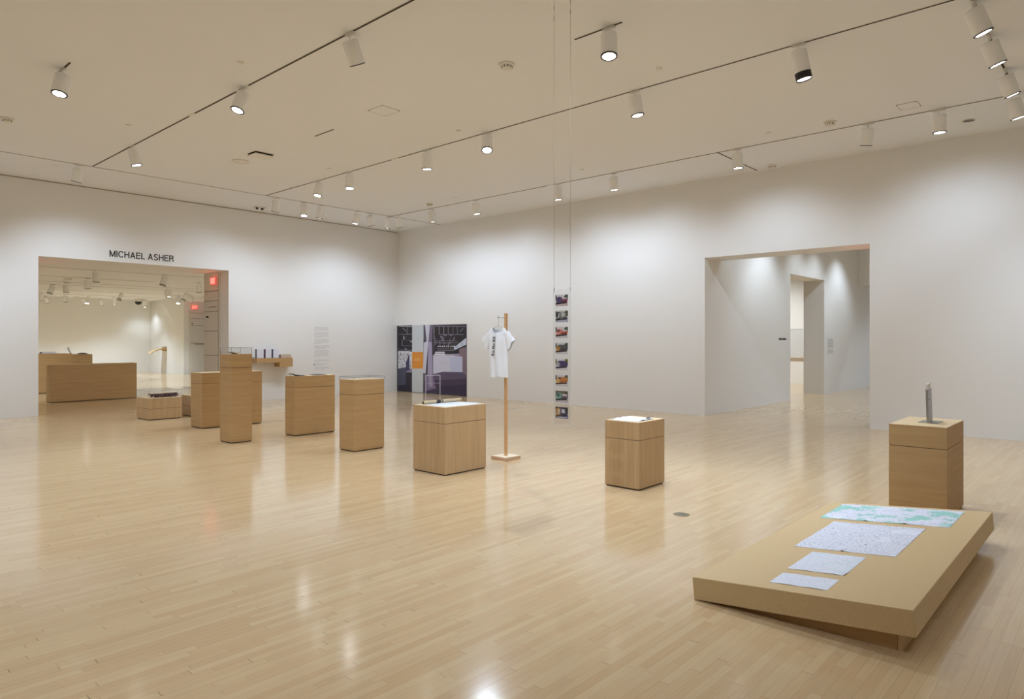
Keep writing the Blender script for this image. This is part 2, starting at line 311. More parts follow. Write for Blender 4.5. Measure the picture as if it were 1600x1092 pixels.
# ink patches of the mural, in fractions of its width and height
MURAL= [((96, 98, 112), [(0.016, 0.621), (0.237, 0.624), (0.237, 0.351), (0.016, 0.341)]), ((214, 214, 222), [(0.016, 0.611), (0.199, 0.614), (0.199, 0.349), (0.016, 0.341)]), ((40, 36, 62), [(0.056, 0.567), (0.059, 0.557), (0.067, 0.559), (0.064, 0.57)]), ((40, 36, 62), [(0.029, 0.502), (0.015, 0.494), (0.019, 0.487), (0.033, 0.495)]), ((40, 36, 62), [(0.144, 0.543), (0.144, 0.53), (0.152, 0.53), (0.153, 0.543)]), ((40, 36, 62), [(0.046, 0.565), (0.059, 0.552), (0.065, 0.557), (0.052, 0.57)]), ((40, 36, 62), [(0.156, 0.411), (0.149, 0.403), (0.156, 0.398), (0.162, 0.407)]), ((40, 36, 62), [(0.068, 0.449), (0.059, 0.431), (0.067, 0.428), (0.076, 0.446)]), ((40, 36, 62), [(0.163, 0.575), (0.16, 0.557), (0.168, 0.556), (0.172, 0.574)]), ((40, 36, 62), [(0.101, 0.552), (0.102, 0.541), (0.11, 0.542), (0.109, 0.553)]), ((40, 36, 62), [(0.172, 0.396), (0.172, 0.383), (0.18, 0.383), (0.181, 0.396)]), ((40, 36, 62), [(0.17, 0.466), (0.157, 0.456), (0.162, 0.45), (0.175, 0.46)]), ((40, 36, 62), [(0.101, 0.498), (0.099, 0.483), (0.107, 0.482), (0.11, 0.497)]), ((40, 36, 62), [(0.044, 0.524), (0.038, 0.517), (0.045, 0.512), (0.05, 0.519)]), ((40, 36, 62), [(0.024, 0.444), (0.032, 0.431), (0.039, 0.436), (0.031, 0.448)]), ((40, 36, 62), [(0.098, 0.518), (0.09, 0.516), (0.092, 0.508), (0.1, 0.51)]), ((40, 36, 62), [(0.085, 0.547), (0.082, 0.534), (0.09, 0.533), (0.094, 0.545)]), ((40, 36, 62), [(0.076, 0.418), (0.083, 0.404), (0.091, 0.408), (0.084, 0.422)]), ((40, 36, 62), [(0.17, 0.567), (0.179, 0.565), (0.181, 0.573), (0.173, 0.575)]), ((40, 36, 62), [(0.145, 0.45), (0.153, 0.441), (0.159, 0.446), (0.152, 0.455)]), ((40, 36, 62), [(0.049, 0.481), (0.063, 0.479), (0.064, 0.487), (0.05, 0.49)]), ((40, 36, 62), [(0.166, 0.377), (0.157, 0.358), (0.164, 0.355), (0.174, 0.374)]), ((40, 36, 62), [(0.021, 0.528), (0.007, 0.523), (0.01, 0.515), (0.024, 0.52)]), ((40, 36, 62), [(0.085, 0.375), (0.081, 0.355), (0.089, 0.354), (0.093, 0.374)]), ((40, 36, 62), [(0.065, 0.547), (0.067, 0.537), (0.075, 0.538), (0.073, 0.549)]), ((40, 36, 62), [(0.08, 0.368), (0.084, 0.361), (0.092, 0.364), (0.088, 0.372)]), ((40, 36, 62), [(0.024, 0.554), (0.016, 0.544), (0.023, 0.54), (0.031, 0.55)]), ((40, 36, 62), [(0.068, 0.574), (0.057, 0.571), (0.059, 0.563), (0.07, 0.566)]), ((40, 36, 62), [(0.054, 0.574), (0.062, 0.573), (0.064, 0.581), (0.056, 0.582)]), ((40, 36, 62), [(0.133, 0.555), (0.144, 0.554), (0.146, 0.562), (0.134, 0.563)]), ((40, 36, 62), [(0.06, 0.357), (0.071, 0.352), (0.075, 0.359), (0.064, 0.365)]), ((40, 36, 62), [(0.149, 0.504), (0.138, 0.501), (0.14, 0.493), (0.151, 0.496)]), ((40, 36, 62), [(0.06, 0.493), (0.071, 0.492), (0.072, 0.5), (0.061, 0.501)]), ((40, 36, 62), [(0.059, 0.389), (0.049, 0.378), (0.055, 0.373), (0.065, 0.383)]), ((40, 36, 62), [(0.022, 0.53), (0.028, 0.522), (0.035, 0.527), (0.028, 0.535)]), ((40, 36, 62), [(0.057, 0.387), (0.063, 0.383), (0.068, 0.39), (0.061, 0.394)]), ((40, 36, 62), [(0.174, 0.469), (0.164, 0.466), (0.166, 0.458), (0.176, 0.461)]), ((40, 36, 62), [(0.168, 0.447), (0.158, 0.433), (0.164, 0.428), (0.174, 0.442)]), ((40, 36, 62), [(0.1, 0.569), (0.113, 0.556), (0.119, 0.562), (0.106, 0.575)]), ((40, 36, 62), [(0.167, 0.38), (0.174, 0.365), (0.181, 0.369), (0.175, 0.384)]), ((40, 36, 62), [(0.151, 0.449), (0.142, 0.438), (0.148, 0.433), (0.157, 0.444)]), ((40, 36, 62), [(0.127, 0.433), (0.138, 0.418), (0.144, 0.422), (0.133, 0.438)]), ((40, 36, 62), [(0.179, 0.581), (0.163, 0.576), (0.166, 0.568), (0.181, 0.574)]), ((40, 36, 62), [(0.13, 0.587), (0.123, 0.582), (0.127, 0.575), (0.135, 0.58)]), ((40, 36, 62), [(0.181, 0.438), (0.189, 0.436), (0.191, 0.444), (0.183, 0.446)]), ((40, 36, 62), [(0.123, 0.464), (0.113, 0.447), (0.121, 0.443), (0.13, 0.461)]), ((40, 36, 62), [(0.055, 0.595), (0.048, 0.591), (0.052, 0.584), (0.059, 0.588)]), ((40, 36, 62), [(0.164, 0.57), (0.153, 0.557), (0.159, 0.552), (0.17, 0.565)]), ((40, 36, 62), [(0.165, 0.471), (0.157, 0.465), (0.162, 0.459), (0.17, 0.465)]), ((40, 36, 62), [(0.13, 0.521), (0.118, 0.511), (0.122, 0.505), (0.135, 0.514)]), ((40, 36, 62), [(0.099, 0.467), (0.106, 0.467), (0.107, 0.475), (0.1, 0.475)]), ((40, 36, 62), [(0.117, 0.484), (0.106, 0.474), (0.112, 0.468), (0.123, 0.478)]), ((40, 36, 62), [(0.04, 0.51), (0.032, 0.497), (0.039, 0.493), (0.047, 0.506)]), ((40, 36, 62), [(0.018, 0.399), (0.012, 0.392), (0.018, 0.387), (0.024, 0.394)]), ((40, 36, 62), [(0.108, 0.508), (0.101, 0.498), (0.108, 0.493), (0.115, 0.503)]), ((40, 36, 62), [(0.058, 0.483), (0.05, 0.48), (0.053, 0.473), (0.061, 0.476)]), ((40, 36, 62), [(0.036, 0.451), (0.026, 0.443), (0.031, 0.436), (0.042, 0.444)]), ((40, 36, 62), [(0.09, 0.397), (0.084, 0.389), (0.091, 0.385), (0.097, 0.392)]), ((40, 36, 62), [(0.164, 0.547), (0.173, 0.531), (0.18, 0.535), (0.171, 0.551)]), ((40, 36, 62), [(0.089, 0.405), (0.102, 0.395), (0.107, 0.402), (0.094, 0.411)]), ((40, 36, 62), [(0.045, 0.557), (0.046, 0.543), (0.055, 0.544), (0.054, 0.558)]), ((40, 36, 62), [(0.107, 0.386), (0.104, 0.378), (0.111, 0.375), (0.115, 0.383)]), ((66, 58, 98), [(0.14, 0.438), (0.193, 0.578), (0.199, 0.292), (0.14, 0.289)]), ((222, 222, 226), [(0.199, 0.601), (0.237, 0.601), (0.237, 0.351), (0.199, 0.349)]), ((50, 46, 70), [(0.207, 0.457), (0.215, 0.447), (0.221, 0.452), (0.212, 0.462)]), ((50, 46, 70), [(0.212, 0.421), (0.22, 0.411), (0.225, 0.415), (0.217, 0.425)]), ((50, 46, 70), [(0.212, 0.559), (0.22, 0.549), (0.225, 0.554), (0.217, 0.564)]), ((50, 46, 70), [(0.205, 0.392), (0.213, 0.382), (0.219, 0.386), (0.211, 0.396)]), ((50, 46, 70), [(0.208, 0.409), (0.216, 0.399), (0.222, 0.404), (0.214, 0.414)]), ((50, 46, 70), [(0.225, 0.44), (0.233, 0.43), (0.239, 0.435), (0.23, 0.445)]), ((50, 46, 70), [(0.217, 0.444), (0.225, 0.434), (0.23, 0.438), (0.222, 0.448)]), ((50, 46, 70), [(0.207, 0.378), (0.215, 0.368), (0.221, 0.372), (0.213, 0.382)]), ((50, 46, 70), [(0.211, 0.378), (0.219, 0.368), (0.225, 0.372), (0.217, 0.382)]), ((50, 46, 70), [(0.207, 0.387), (0.215, 0.377), (0.22, 0.382), (0.212, 0.392)]), ((50, 46, 70), [(0.22, 0.443), (0.228, 0.433), (0.233, 0.437), (0.225, 0.447)]), ((50, 46, 70), [(0.21, 0.545), (0.219, 0.535), (0.224, 0.54), (0.216, 0.55)]), ((74, 76, 98), [(0.016, 0.341), (0.14, 0.369), (0.14, 0.007), (0.016, 0.003)]), ((40, 34, 52), [(0.14, 0.289), (0.237, 0.294), (0.237, 0.006), (0.14, 0.007)]), ((140, 136, 156), [(0.149, 0.312), (0.237, 0.351), (0.237, 0.294), (0.149, 0.289)]), ((34, 30, 54), [(0.016, 0.085), (0.14, 0.105), (0.237, 0.1), (0.237, 0.003), (0.016, 0.003)]), ((196, 194, 206), [(0.027, 0.986), (0.237, 0.975), (0.238, 0.985), (0.027, 0.996)]), ((150, 145, 162), [(0.029, 0.862), (0.237, 0.865), (0.237, 0.872), (0.029, 0.869)]), ((150, 145, 162), [(0.084, 0.96), (0.145, 0.907), (0.152, 0.914), (0.09, 0.967)]), ((150, 145, 162), [(0.157, 0.973), (0.157, 0.87), (0.164, 0.87), (0.164, 0.973)]), ((150, 145, 162), [(0.077, 0.778), (0.077, 0.691), (0.085, 0.691), (0.085, 0.778)]), ((150, 145, 162), [(0.081, 0.688), (0.237, 0.69), (0.237, 0.695), (0.081, 0.694)]), ((150, 145, 162), [(0.095, 0.779), (0.148, 0.821), (0.144, 0.827), (0.091, 0.784)]), ((196, 194, 206), [(0.099, 0.841), (0.105, 0.783), (0.117, 0.784), (0.111, 0.842)]), ((150, 145, 162), [(0.14, 0.776), (0.237, 0.768), (0.238, 0.772), (0.14, 0.78)]), ((196, 194, 206), [(0.205, 0.754), (0.235, 0.743), (0.24, 0.756), (0.21, 0.767)]), ((150, 145, 162), [(0.016, 0.642), (0.237, 0.622), (0.238, 0.626), (0.016, 0.646)]), ((196, 194, 206), [(0.124, 0.651), (0.148, 0.628), (0.156, 0.636), (0.133, 0.659)]), ((203, 209, 213), [(0.237, 1.0), (0.406, 1.0), (0.399, 0.004), (0.234, 0.003)]), ((226, 148, 52), [(0.237, 0.599), (0.402, 0.602), (0.402, 0.36), (0.237, 0.353)]), ((240, 200, 140), [(0.272, 0.494), (0.36, 0.494), (0.36, 0.502), (0.272, 0.501)]), ((240, 200, 140), [(0.272, 0.469), (0.352, 0.469), (0.352, 0.477), (0.272, 0.476)]), ((98, 88, 104), [(0.406, 1.0), (0.444, 1.0), (0.444, 0.008), (0.402, 0.005)]), ((40, 34, 42), [(0.411, 0.99), (0.43, 0.806), (0.44, 0.807), (0.421, 0.991)]), ((40, 34, 42), [(0.412, 0.782), (0.432, 0.704), (0.443, 0.707), (0.423, 0.785)]), ((40, 34, 42), [(0.411, 0.682), (0.431, 0.548), (0.439, 0.55), (0.419, 0.684)]), ((206, 205, 220), [(0.427, 1.0), (0.499, 0.999), (0.475, 0.739), (0.439, 0.292), (0.399, 0.29), (0.41, 0.739), (0.453, 0.761)]), ((120, 108, 132), [(0.499, 0.999), (0.543, 0.998), (0.527, 0.751), (0.477, 0.75)]), ((168, 160, 190), [(0.475, 0.75), (0.528, 0.751), (0.539, 0.275), (0.466, 0.271)]), ((66, 56, 70), [(0.539, 0.85), (0.586, 0.707), (0.554, 0.607), (0.539, 0.607)]), ((160, 152, 176), [(0.543, 0.568), (0.997, 0.594), (0.997, 0.32), (0.543, 0.298)]), ((206, 206, 224), [(0.545, 0.552), (0.693, 0.564), (0.946, 0.544), (0.946, 0.335), (0.682, 0.329), (0.549, 0.285)]), ((190, 196, 224), [(0.777, 0.536), (0.946, 0.542), (0.946, 0.335), (0.787, 0.329)]), ((180, 170, 180), [(0.634, 0.461), (0.771, 0.462), (0.771, 0.467), (0.635, 0.467)]), ((188, 180, 190), [(0.64, 0.438), (0.735, 0.438), (0.735, 0.441), (0.64, 0.441)]), ((224, 224, 236), [(0.567, 0.585), (0.716, 0.588), (0.716, 0.567), (0.567, 0.563)]), ((200, 196, 214), [(0.73, 0.565), (0.84, 0.567), (0.84, 0.55), (0.73, 0.548)]), ((130, 112, 124), [(0.904, 0.651), (0.997, 0.689), (0.997, 0.284), (0.948, 0.318), (0.948, 0.551), (0.904, 0.56)]), ((92, 80, 108), [(0.543, 0.284), (0.682, 0.324), (0.946, 0.333), (0.997, 0.289), (0.997, 0.194), (0.539, 0.165)]), ((66, 56, 84), [(0.444, 0.181), (0.997, 0.247), (0.997, 0.005), (0.416, 0.002), (0.416, 0.179)]), ((52, 44, 72), [(0.586, 0.102), (0.997, 0.173), (0.997, 0.005), (0.586, 0.0)]), ((128, 112, 146), [(0.444, 0.276), (0.539, 0.281), (0.586, 0.08), (0.444, 0.036)]), ((160, 152, 178), [(0.477, 0.272), (0.53, 0.275), (0.539, 0.098), (0.488, 0.095)]), ((70, 60, 80), [(0.629, 0.192), (0.651, 0.128), (0.586, 0.014), (0.559, 0.017)]), ((150, 145, 162), [(0.548, 0.979), (0.997, 0.964), (0.997, 0.97), (0.548, 0.986)]), ((150, 145, 162), [(0.625, 0.97), (0.631, 0.86), (0.638, 0.86), (0.633, 0.97)]), ((150, 145, 162), [(0.691, 0.969), (0.691, 0.865), (0.699, 0.865), (0.699, 0.969)]), ((150, 145, 162), [(0.753, 0.967), (0.755, 0.865), (0.76, 0.865), (0.758, 0.967)]), ((150, 145, 162), [(0.821, 0.966), (0.821, 0.864), (0.825, 0.864), (0.825, 0.966)]), ((150, 145, 162), [(0.877, 0.965), (0.877, 0.864), (0.881, 0.864), (0.881, 0.965)]), ((150, 145, 162), [(0.629, 0.857), (0.96, 0.852), (0.96, 0.859), (0.629, 0.864)]), ((150, 145, 162), [(0.571, 0.806), (0.571, 0.712), (0.58, 0.712), (0.58, 0.806)]), ((150, 145, 162), [(0.554, 0.971), (0.554, 0.795), (0.564, 0.795), (0.564, 0.971)]), ((150, 145, 162), [(0.645, 0.835), (0.677, 0.77), (0.688, 0.776), (0.656, 0.841)]), ((150, 145, 162), [(0.661, 0.83), (0.707, 0.797), (0.711, 0.803), (0.665, 0.836)]), ((150, 145, 162), [(0.639, 0.778), (0.639, 0.696), (0.645, 0.696), (0.645, 0.778)]), ((150, 145, 162), [(0.586, 0.765), (0.879, 0.766), (0.879, 0.77), (0.586, 0.769)]), ((150, 145, 162), [(0.575, 0.743), (0.899, 0.739), (0.899, 0.743), (0.575, 0.747)]), ((150, 145, 162), [(0.586, 0.738), (0.859, 0.718), (0.859, 0.721), (0.586, 0.741)]), ((150, 145, 162), [(0.917, 0.892), (0.962, 0.939), (0.957, 0.945), (0.912, 0.898)]), ((150, 145, 162), [(0.845, 0.824), (0.809, 0.77), (0.817, 0.765), (0.852, 0.818)]), ((150, 145, 162), [(0.795, 0.759), (0.743, 0.702), (0.748, 0.697), (0.8, 0.754)]), ((150, 145, 162), [(0.693, 0.839), (0.737, 0.839), (0.737, 0.848), (0.693, 0.848)]), ((150, 145, 162), [(0.777, 0.839), (0.813, 0.838), (0.813, 0.847), (0.777, 0.847)]), ((150, 145, 162), [(0.597, 0.65), (0.859, 0.653), (0.859, 0.658), (0.597, 0.654)]), ((150, 145, 162), [(0.608, 0.628), (0.838, 0.629), (0.838, 0.634), (0.608, 0.632)]), ((150, 145, 162), [(0.691, 0.805), (0.701, 0.707), (0.706, 0.708), (0.695, 0.806)]), ((150, 145, 162), [(0.785, 0.806), (0.754, 0.703), (0.758, 0.702), (0.789, 0.805)]), ((232, 230, 240), [(0.613, 0.696), (0.628, 0.696), (0.628, 0.681), (0.613, 0.681)]), ((232, 230, 240), [(0.64, 0.696), (0.655, 0.696), (0.655, 0.681), (0.64, 0.681)]), ((232, 230, 240), [(0.672, 0.697), (0.687, 0.697), (0.687, 0.681), (0.672, 0.681)]), ((232, 230, 240), [(0.698, 0.697), (0.713, 0.697), (0.713, 0.682), (0.698, 0.682)]), ((232, 230, 240), [(0.73, 0.697), (0.744, 0.697), (0.744, 0.682), (0.73, 0.682)]), ((232, 230, 240), [(0.756, 0.697), (0.77, 0.697), (0.77, 0.682), (0.756, 0.682)]), ((232, 230, 240), [(0.787, 0.698), (0.801, 0.698), (0.801, 0.683), (0.787, 0.682)]), ((232, 230, 240), [(0.813, 0.698), (0.827, 0.698), (0.827, 0.683), (0.813, 0.683)]), ((232, 230, 240), [(0.833, 0.698), (0.848, 0.698), (0.848, 0.683), (0.833, 0.683)]), ((224, 222, 236), [(0.575, 0.61), (0.709, 0.612), (0.709, 0.597), (0.575, 0.594)]), ((196, 204, 224), [(0.836, 0.677), (0.997, 0.81), (0.997, 0.715), (0.84, 0.636)]), ((70, 60, 74), [(0.877, 0.704), (0.879, 0.661), (0.884, 0.661), (0.882, 0.704)]), ((70, 60, 74), [(0.937, 0.752), (0.939, 0.694), (0.944, 0.694), (0.942, 0.752)]), ((206, 202, 222), [(0.442, 0.256), (0.645, 0.269), (0.645, 0.28), (0.442, 0.267)]), ((206, 202, 222), [(0.434, 0.263), (0.434, 0.0), (0.444, 0.0), (0.444, 0.264)]), ((206, 202, 222), [(0.64, 0.274), (0.64, 0.0), (0.65, 0.0), (0.65, 0.275)]), ((206, 202, 222), [(0.448, 0.148), (0.64, 0.16), (0.64, 0.165), (0.448, 0.152)])]

# ------------------------------------------------------------ the building
X0, Y0 = -4.0, -3.0                            # walls behind the camera
struct('floor', box(X0-.3, 26.5, Y0-.3, 36, -.12, 0), M_floor)
struct('ceiling', box(X0-.3, XW+.8, Y0-.3, YW+.1, ZC, ZC+.12), M_ceil)
bm = bmesh.new()                               # left wall: deep opening into the next gallery
LX0, LX1, LH, LY = 3.70, 7.53, 3.155, 17.28
bx(bm, X0-.3, LX0, YW, LY, 0, 4.64); bx(bm, LX1, XW+.7, YW, LY, 0, 4.64); bx(bm, LX0, LX1, YW, LY, LH, 4.64)
bx(bm, X0-.3, XW+.7, YW+.035, LY, 4.64, ZC+.12)   # top set back: the shadow gap under the ceiling
struct('wall_left', bm, M_wall)
bm = bmesh.new()
RY0, RY1, RH, RX = 3.262, 6.25, 3.125, 13.3
bx(bm, XW, RX, Y0-.3, RY0, 0, ZC); bx(bm, XW, RX, RY1, YW, 0, ZC); bx(bm, XW, RX, RY0, RY1, RH, ZC)
struct('wall_right', bm, M_wall)
struct('wall_rear', box(X0-.3, XW+.7, Y0-.3, Y0, 0, ZC), M_wall)
struct('wall_side', box(X0-.3, X0, Y0, YW, 0, ZC), M_wall)
struct('gap_shade_strip', box(X0, XW, YW+.018, YW+.035, 4.64, 4.66), mat('gap_shade_paint', (176, 158, 132), .8))  # brown strip: the shade of the gap put into its colour
# corridor beyond the right opening
bm = bmesh.new()
bx(bm, RX, 17.17, RY1, 6.80, 0, ZC); bx(bm, 19.69, 24.2, RY1, 6.80, 0, ZC); bx(bm, 17.17, 19.69, RY1, 6.80, 3.14, ZC)
struct('wall_corridor_left', bm, M_wall)
struct('ceiling_corridor', box(XW+.8, 26.5, -3.3, 12.6, ZC, ZC+.12), M_ceil)
bm = bmesh.new()
bx(bm, 22.9, 23.6, -3.0, RY1, 3.18, ZC); bx(bm, 26.2, 26.5, -3, 12.4, 0, ZC); bx(bm, 24.2, 26.2, 6.25, 6.6, 0, ZC)
struct('wall_corridor_end', bm, M_wall)
struct('wall_corridor_right', box(RX, 26.5, -3.3, -3.0, 0, ZC), M_wall)
bm = bmesh.new()
bx(bm, 23.9, 24.2, 6.8, 12.3, 0, ZC); bx(bm, 13.3, 24.2, 12.3, 12.6, 0, ZC); bx(bm, 13.0, 13.3, 6.8, 12.3, 0, ZC)
struct('wall_side_gallery', bm, M_wall)
# gallery beyond the left opening
M_far = mat('far_gallery_paint', (236, 235, 231), .7, spec=.3)
struct('wall_far_gallery_back', box(-6.3, 15.3, 33.74, 34.0, 0, ZF+.1), M_far)
bm = bmesh.new()
FX = 12.2
bx(bm, FX, 13.3, 30.0, 33.74, 0, ZF+.1); bx(bm, FX, 13.3, LY, 27.3, 0, ZF+.1); bx(bm, FX, 13.3, 27.3, 30.0, 3.16, ZF+.1)
struct('wall_far_gallery_right', bm, M_far)
struct('wall_far_gallery_side', box(-6.3, -6.0, LY, 33.74, 0, ZF+.1), M_far)
struct('wall_far_passage', box(15.0, 15.3, LY, 33.74, 0, ZF+.1), mat('cool_wall', (214, 222, 230), .7))
struct('ceiling_far_gallery', box(-6.3, 15.3, LY, 34, ZF+.1, ZF+.2), M_ceil)
bm = bmesh.new()                               # broad boards with open joints
y = LY
while y < 33.6:
    bx(bm, -6, 15, y, min(y+.86, 33.74), ZF, ZF+.04, bev=.006); y += .90
struct('trim_2', bm, M_ceil)

# folding fire doors parked in the depth of the openings
def grooves(bm, zs, u0, u1):
    for z in zs: bx(bm, u0, u1, z-.006, z+.006, .0, .004, mi=1)
M_door = mat('door_panel_paint', (222, 216, 206), .5)
d = struct('door_1', onto(bx(bmesh.new(), 0, .86, 0, 3.12, -.02, .015), Matrix(((0, 0, -1), (-1, 0, 0), (0, 1, 0))), (LX1-.015, 17.22, 0)), M_door)
bm = bmesh.new(); grooves(bm, (2.70, 2.46, 2.20, 1.72, 1.12, .5), .02, .78); bx(bm, .28, .70, 2.30, 2.315, 0, .004, mi=1)
bx(bm, .79, .80, .0, 3.1, 0, .004, mi=1)
obj('panel_joint', onto(bm, F_RIGHT, (LX1-.031, 17.22, 0)), [M_dark, mat('joint_grey', (120, 108, 98), .7)], d)
obj('door_knob', lathe([(0, 0), (.03, .0), (.03, .03), (0, .04)], 16), M_black, d, (LX1-.06, 16.98, 2.05))
d = struct('door_2', box(FX+.22, 13.2, 29.93, 29.995, 0, 2.78), M_door)
bm = bmesh.new(); F = F_LEFT; grooves(bm, (2.66, 2.42, 2.12, 1.35), .02, .94); bx(bm, .2, .75, 1.30, 1.33, 0, .004, mi=1)
obj('panel_joint', onto(bm, F, (FX+.24, 29.925, 0)), [M_dark, mat('joint_grey', (120, 108, 98), .7)], d)
obj('door_knob', lathe([(0, 0), (.03, .0), (.03, .03), (0, .04)], 16), M_black, d, (FX+.32, 29.90, 2.18))
d = struct('door_3', box(24.3, 24.9, 6.17, 6.245, 0, 3.1), M_door)
bm = bmesh.new(); grooves(bm, (2.9, 2.55, 2.2, 1.8, 1.42), .0, .6)
obj('panel_joint', onto(bm, F_LEFT, (24.3, 6.165, 0)), [M_dark, mat('joint_grey', (120, 108, 98), .7)], d)

# exit signs (lit)
M_exit = mat('exit_red', (255, 120, 108), .5, emit=5)
def exit_sign(label, loc, F, w=.30, h=.19):
    t = thing('exit_sign', label, 'exit sign', loc)
    obj('housing', F4(bx(bmesh.new(), -w/2, w/2, 0, h, -.04, 0, bev=.006), F), mat('sign_face', (226, 110, 100), .4, emit=.9), t)
    tx = text_mesh('EXIT', .2, .004, width=w*.8); bmesh.ops.translate(tx, vec=(-w*.4, h*.12, .006), verts=tx.verts[:])
    ys = max(v.co.y for v in tx.verts)-h*.12
    for v in tx.verts: v.co.y = h*.14+(v.co.y-h*.12)*(h*.72/ys)
    l = obj('letters', F4(tx, F), M_exit, t); l['label'] = 'glowing red letters EXIT'
    li = bpy.data.lights.new('exit_glow', 'POINT'); li.energy = EXIT_W; li.color = (1, .18, .1); li.shadow_soft_size = .1
    lo = bpy.data.objects.new('exit_glow', li); C.objects.link(lo); lo.parent = t; lo.location = F @ Vector((0, h/2, .12))
    return t
def F4(bm, F): bm.transform(F.to_4x4()); return bm
EXIT_W = 1.5
exit_sign('red lit exit sign on the side of the left opening, nearer and upper of two', (LX1-.07, 16.63, 2.845), F_RIGHT, .28, .19)
exit_sign('small red lit exit sign over the far doorway of the next gallery', (12.62, 29.88, 2.83), F_LEFT, .26, .16)
exit_sign('red exit sign tucked behind the near edge of the left opening, hidden from the room', (LX0+.06, 16.9, 2.62), Matrix(((0, 0, 1), (1, 0, 0), (0, 1, 0))), .28, .19)
exit_sign('red exit sign inside the right opening, hidden behind its near edge', (12.95, RY0+.06, 2.62), Matrix(((-1, 0, 0), (0, 0, 1), (0, 1, 0))), .28, .19)

# ------------------------------------------------------------ lettering on the walls
bm = grotesk('MICHAEL ASHER', .138, 1.30, .002, .155)
t = obj('wall_lettering', onto(bm, F_LEFT, (4.965, YW-.003, 3.255)), mat('vinyl_black', (38, 34, 30), .5))
tag(t, 'black sans-serif name in capitals on the wall above the left opening', 'wall lettering')
def text_block(name, label, F, loc, w, rows, col, seed, lh):
    rnd = random.Random(seed); v = 0; t = thing(name, label, 'wall text', loc)
    for n in rows:
        if n == 0: v -= lh*1.1; continue
        bm = bmesh.new()
        for i in range(n):
            u = 0; end = w*(rnd.uniform(.85, 1) if i < n-1 else rnd.uniform(.3, .95))
            while u < end:
                l = min(rnd.uniform(.012, .05), end-u); bx(bm, u, u+l, v-lh*.36, v, 0, .0006); u += l+.008
            v -= lh
        obj('paragraph', F4(bm, F), mat('print_%d' % col, (col,)*3, .7), t)
    return t
text_block('wall_text', 'tall column of small grey text on the wall right of the book shelf', F_LEFT, (9.84, YW-.001, 1.84), .46,
           [4, 0, 6, 0, 5, 0, 4, 0, 7, 0, 0, 3, 0, 2, 0, 3], 196, 3, .0265)
bm = bx(bmesh.new(), 0, .03, 0, .03, 0, .001)
tag(obj('wall_mark', onto(bm, F_LEFT, (9.82, YW-.001, .835)), mat('vinyl_black', (38, 34, 30), .5)), 'tiny dark square mark beside the lower lines of the grey wall text', 'wall mark')
text_block('wall_text', 'small grey text panel on the corridor wall right of its doorway', F_LEFT, (19.97, RY1-.001, 1.53), .52, [9, 0, 4], 150, 8, .030)
bm = bmesh.new(); rnd = random.Random(2); u = 0
while u < .46:
    l = rnd.uniform(.02, .05); bx(bm, u, u+l, 0, rnd.uniform(.03, .055), 0, .001); u += l+.007
tag(obj('wall_lettering', onto(bm, F_LEFT, (16.42, RY1-.001, 1.50)), mat('vinyl_black', (38, 34, 30), .5)), 'short line of small black lettering on the corridor wall left of its doorway', 'wall lettering')

# ------------------------------------------------------------ mural photograph on the right wall
m = picture('photo_mural', 2.93, 1.915, .006, MURAL, (34, 29, 38), F=F_RIGHT)
m.location = (XW-.0068, 15.945, .004)
tag(m, 'large dark photograph of an industrial interior with an orange square, beside the room corner', 'photo mural')

# ------------------------------------------------------------ lighting tracks
def track(label, x0, y0, x1, y1, z=ZC, w=.022, group=None, cover=None):
    t = thing('lighting_track', label, 'lighting track', ((x0+x1)/2, (y0+y1)/2, z), math.atan2(y1-y0, x1-x0), group)
    L_ = math.hypot(x1-x0, y1-y0)/2
    obj('slot', box(-L_, L_, -w/2, w/2, -.006, 0), M_track, t)
    obj('flange', bx(bx(bmesh.new(), -L_, L_, w/2, w/2+.006, -.004, 0), -L_, L_, -w/2-.006, -w/2, -.004, 0), M_white, t)
    for c in (cover or []): obj('joint_cover', box(c-.09, c+.09, -w/2-.008, w/2+.008, -.009, -.0), M_white, t)
    return t
track('long black track on the ceiling carrying the three lamps nearest the left of the room', 4.08, -2.9, 4.08, 14.0, cover=[2.65, 4.2])
track('long ceiling track through the middle of the room above the clear hanging strip', 7.45, 1.0, 7.45, 14.0, cover=[2.0])
track('long ceiling track parallel to and nearest the right wall', 10.85, 1.1, 10.85, 14.0, cover=[1.2])
track('thin ceiling track running close along the left wall', X0+.1, 14.02, 12.55, 14.02, w=.014)
track('ceiling track at upper right carrying a row of four tilted lamps', 7.0, 1.09, 10.85, 1.09)
track('short loose ceiling track at upper left holding one lamp', 2.38, 8.95, 2.38, 9.38)
track('short ceiling track at the top centre holding one lamp', 5.76, 3.75, 5.76, 4.33)
track('short empty ceiling track near the square vent', 5.79, 8.87, 5.79, 9.37)
track('short ceiling track running from the lamp track to the right wall', 10.88, 5.16, 12.5, 5.16)
# unlit by the picture: the tracks over the part of the room behind the camera
track('ceiling track over the left end of the room behind the camera', .68, -2.9, .68, 14.0)
track('ceiling track over the far left side of the room behind the camera', -2.2, -2.9, -2.2, 14.0)

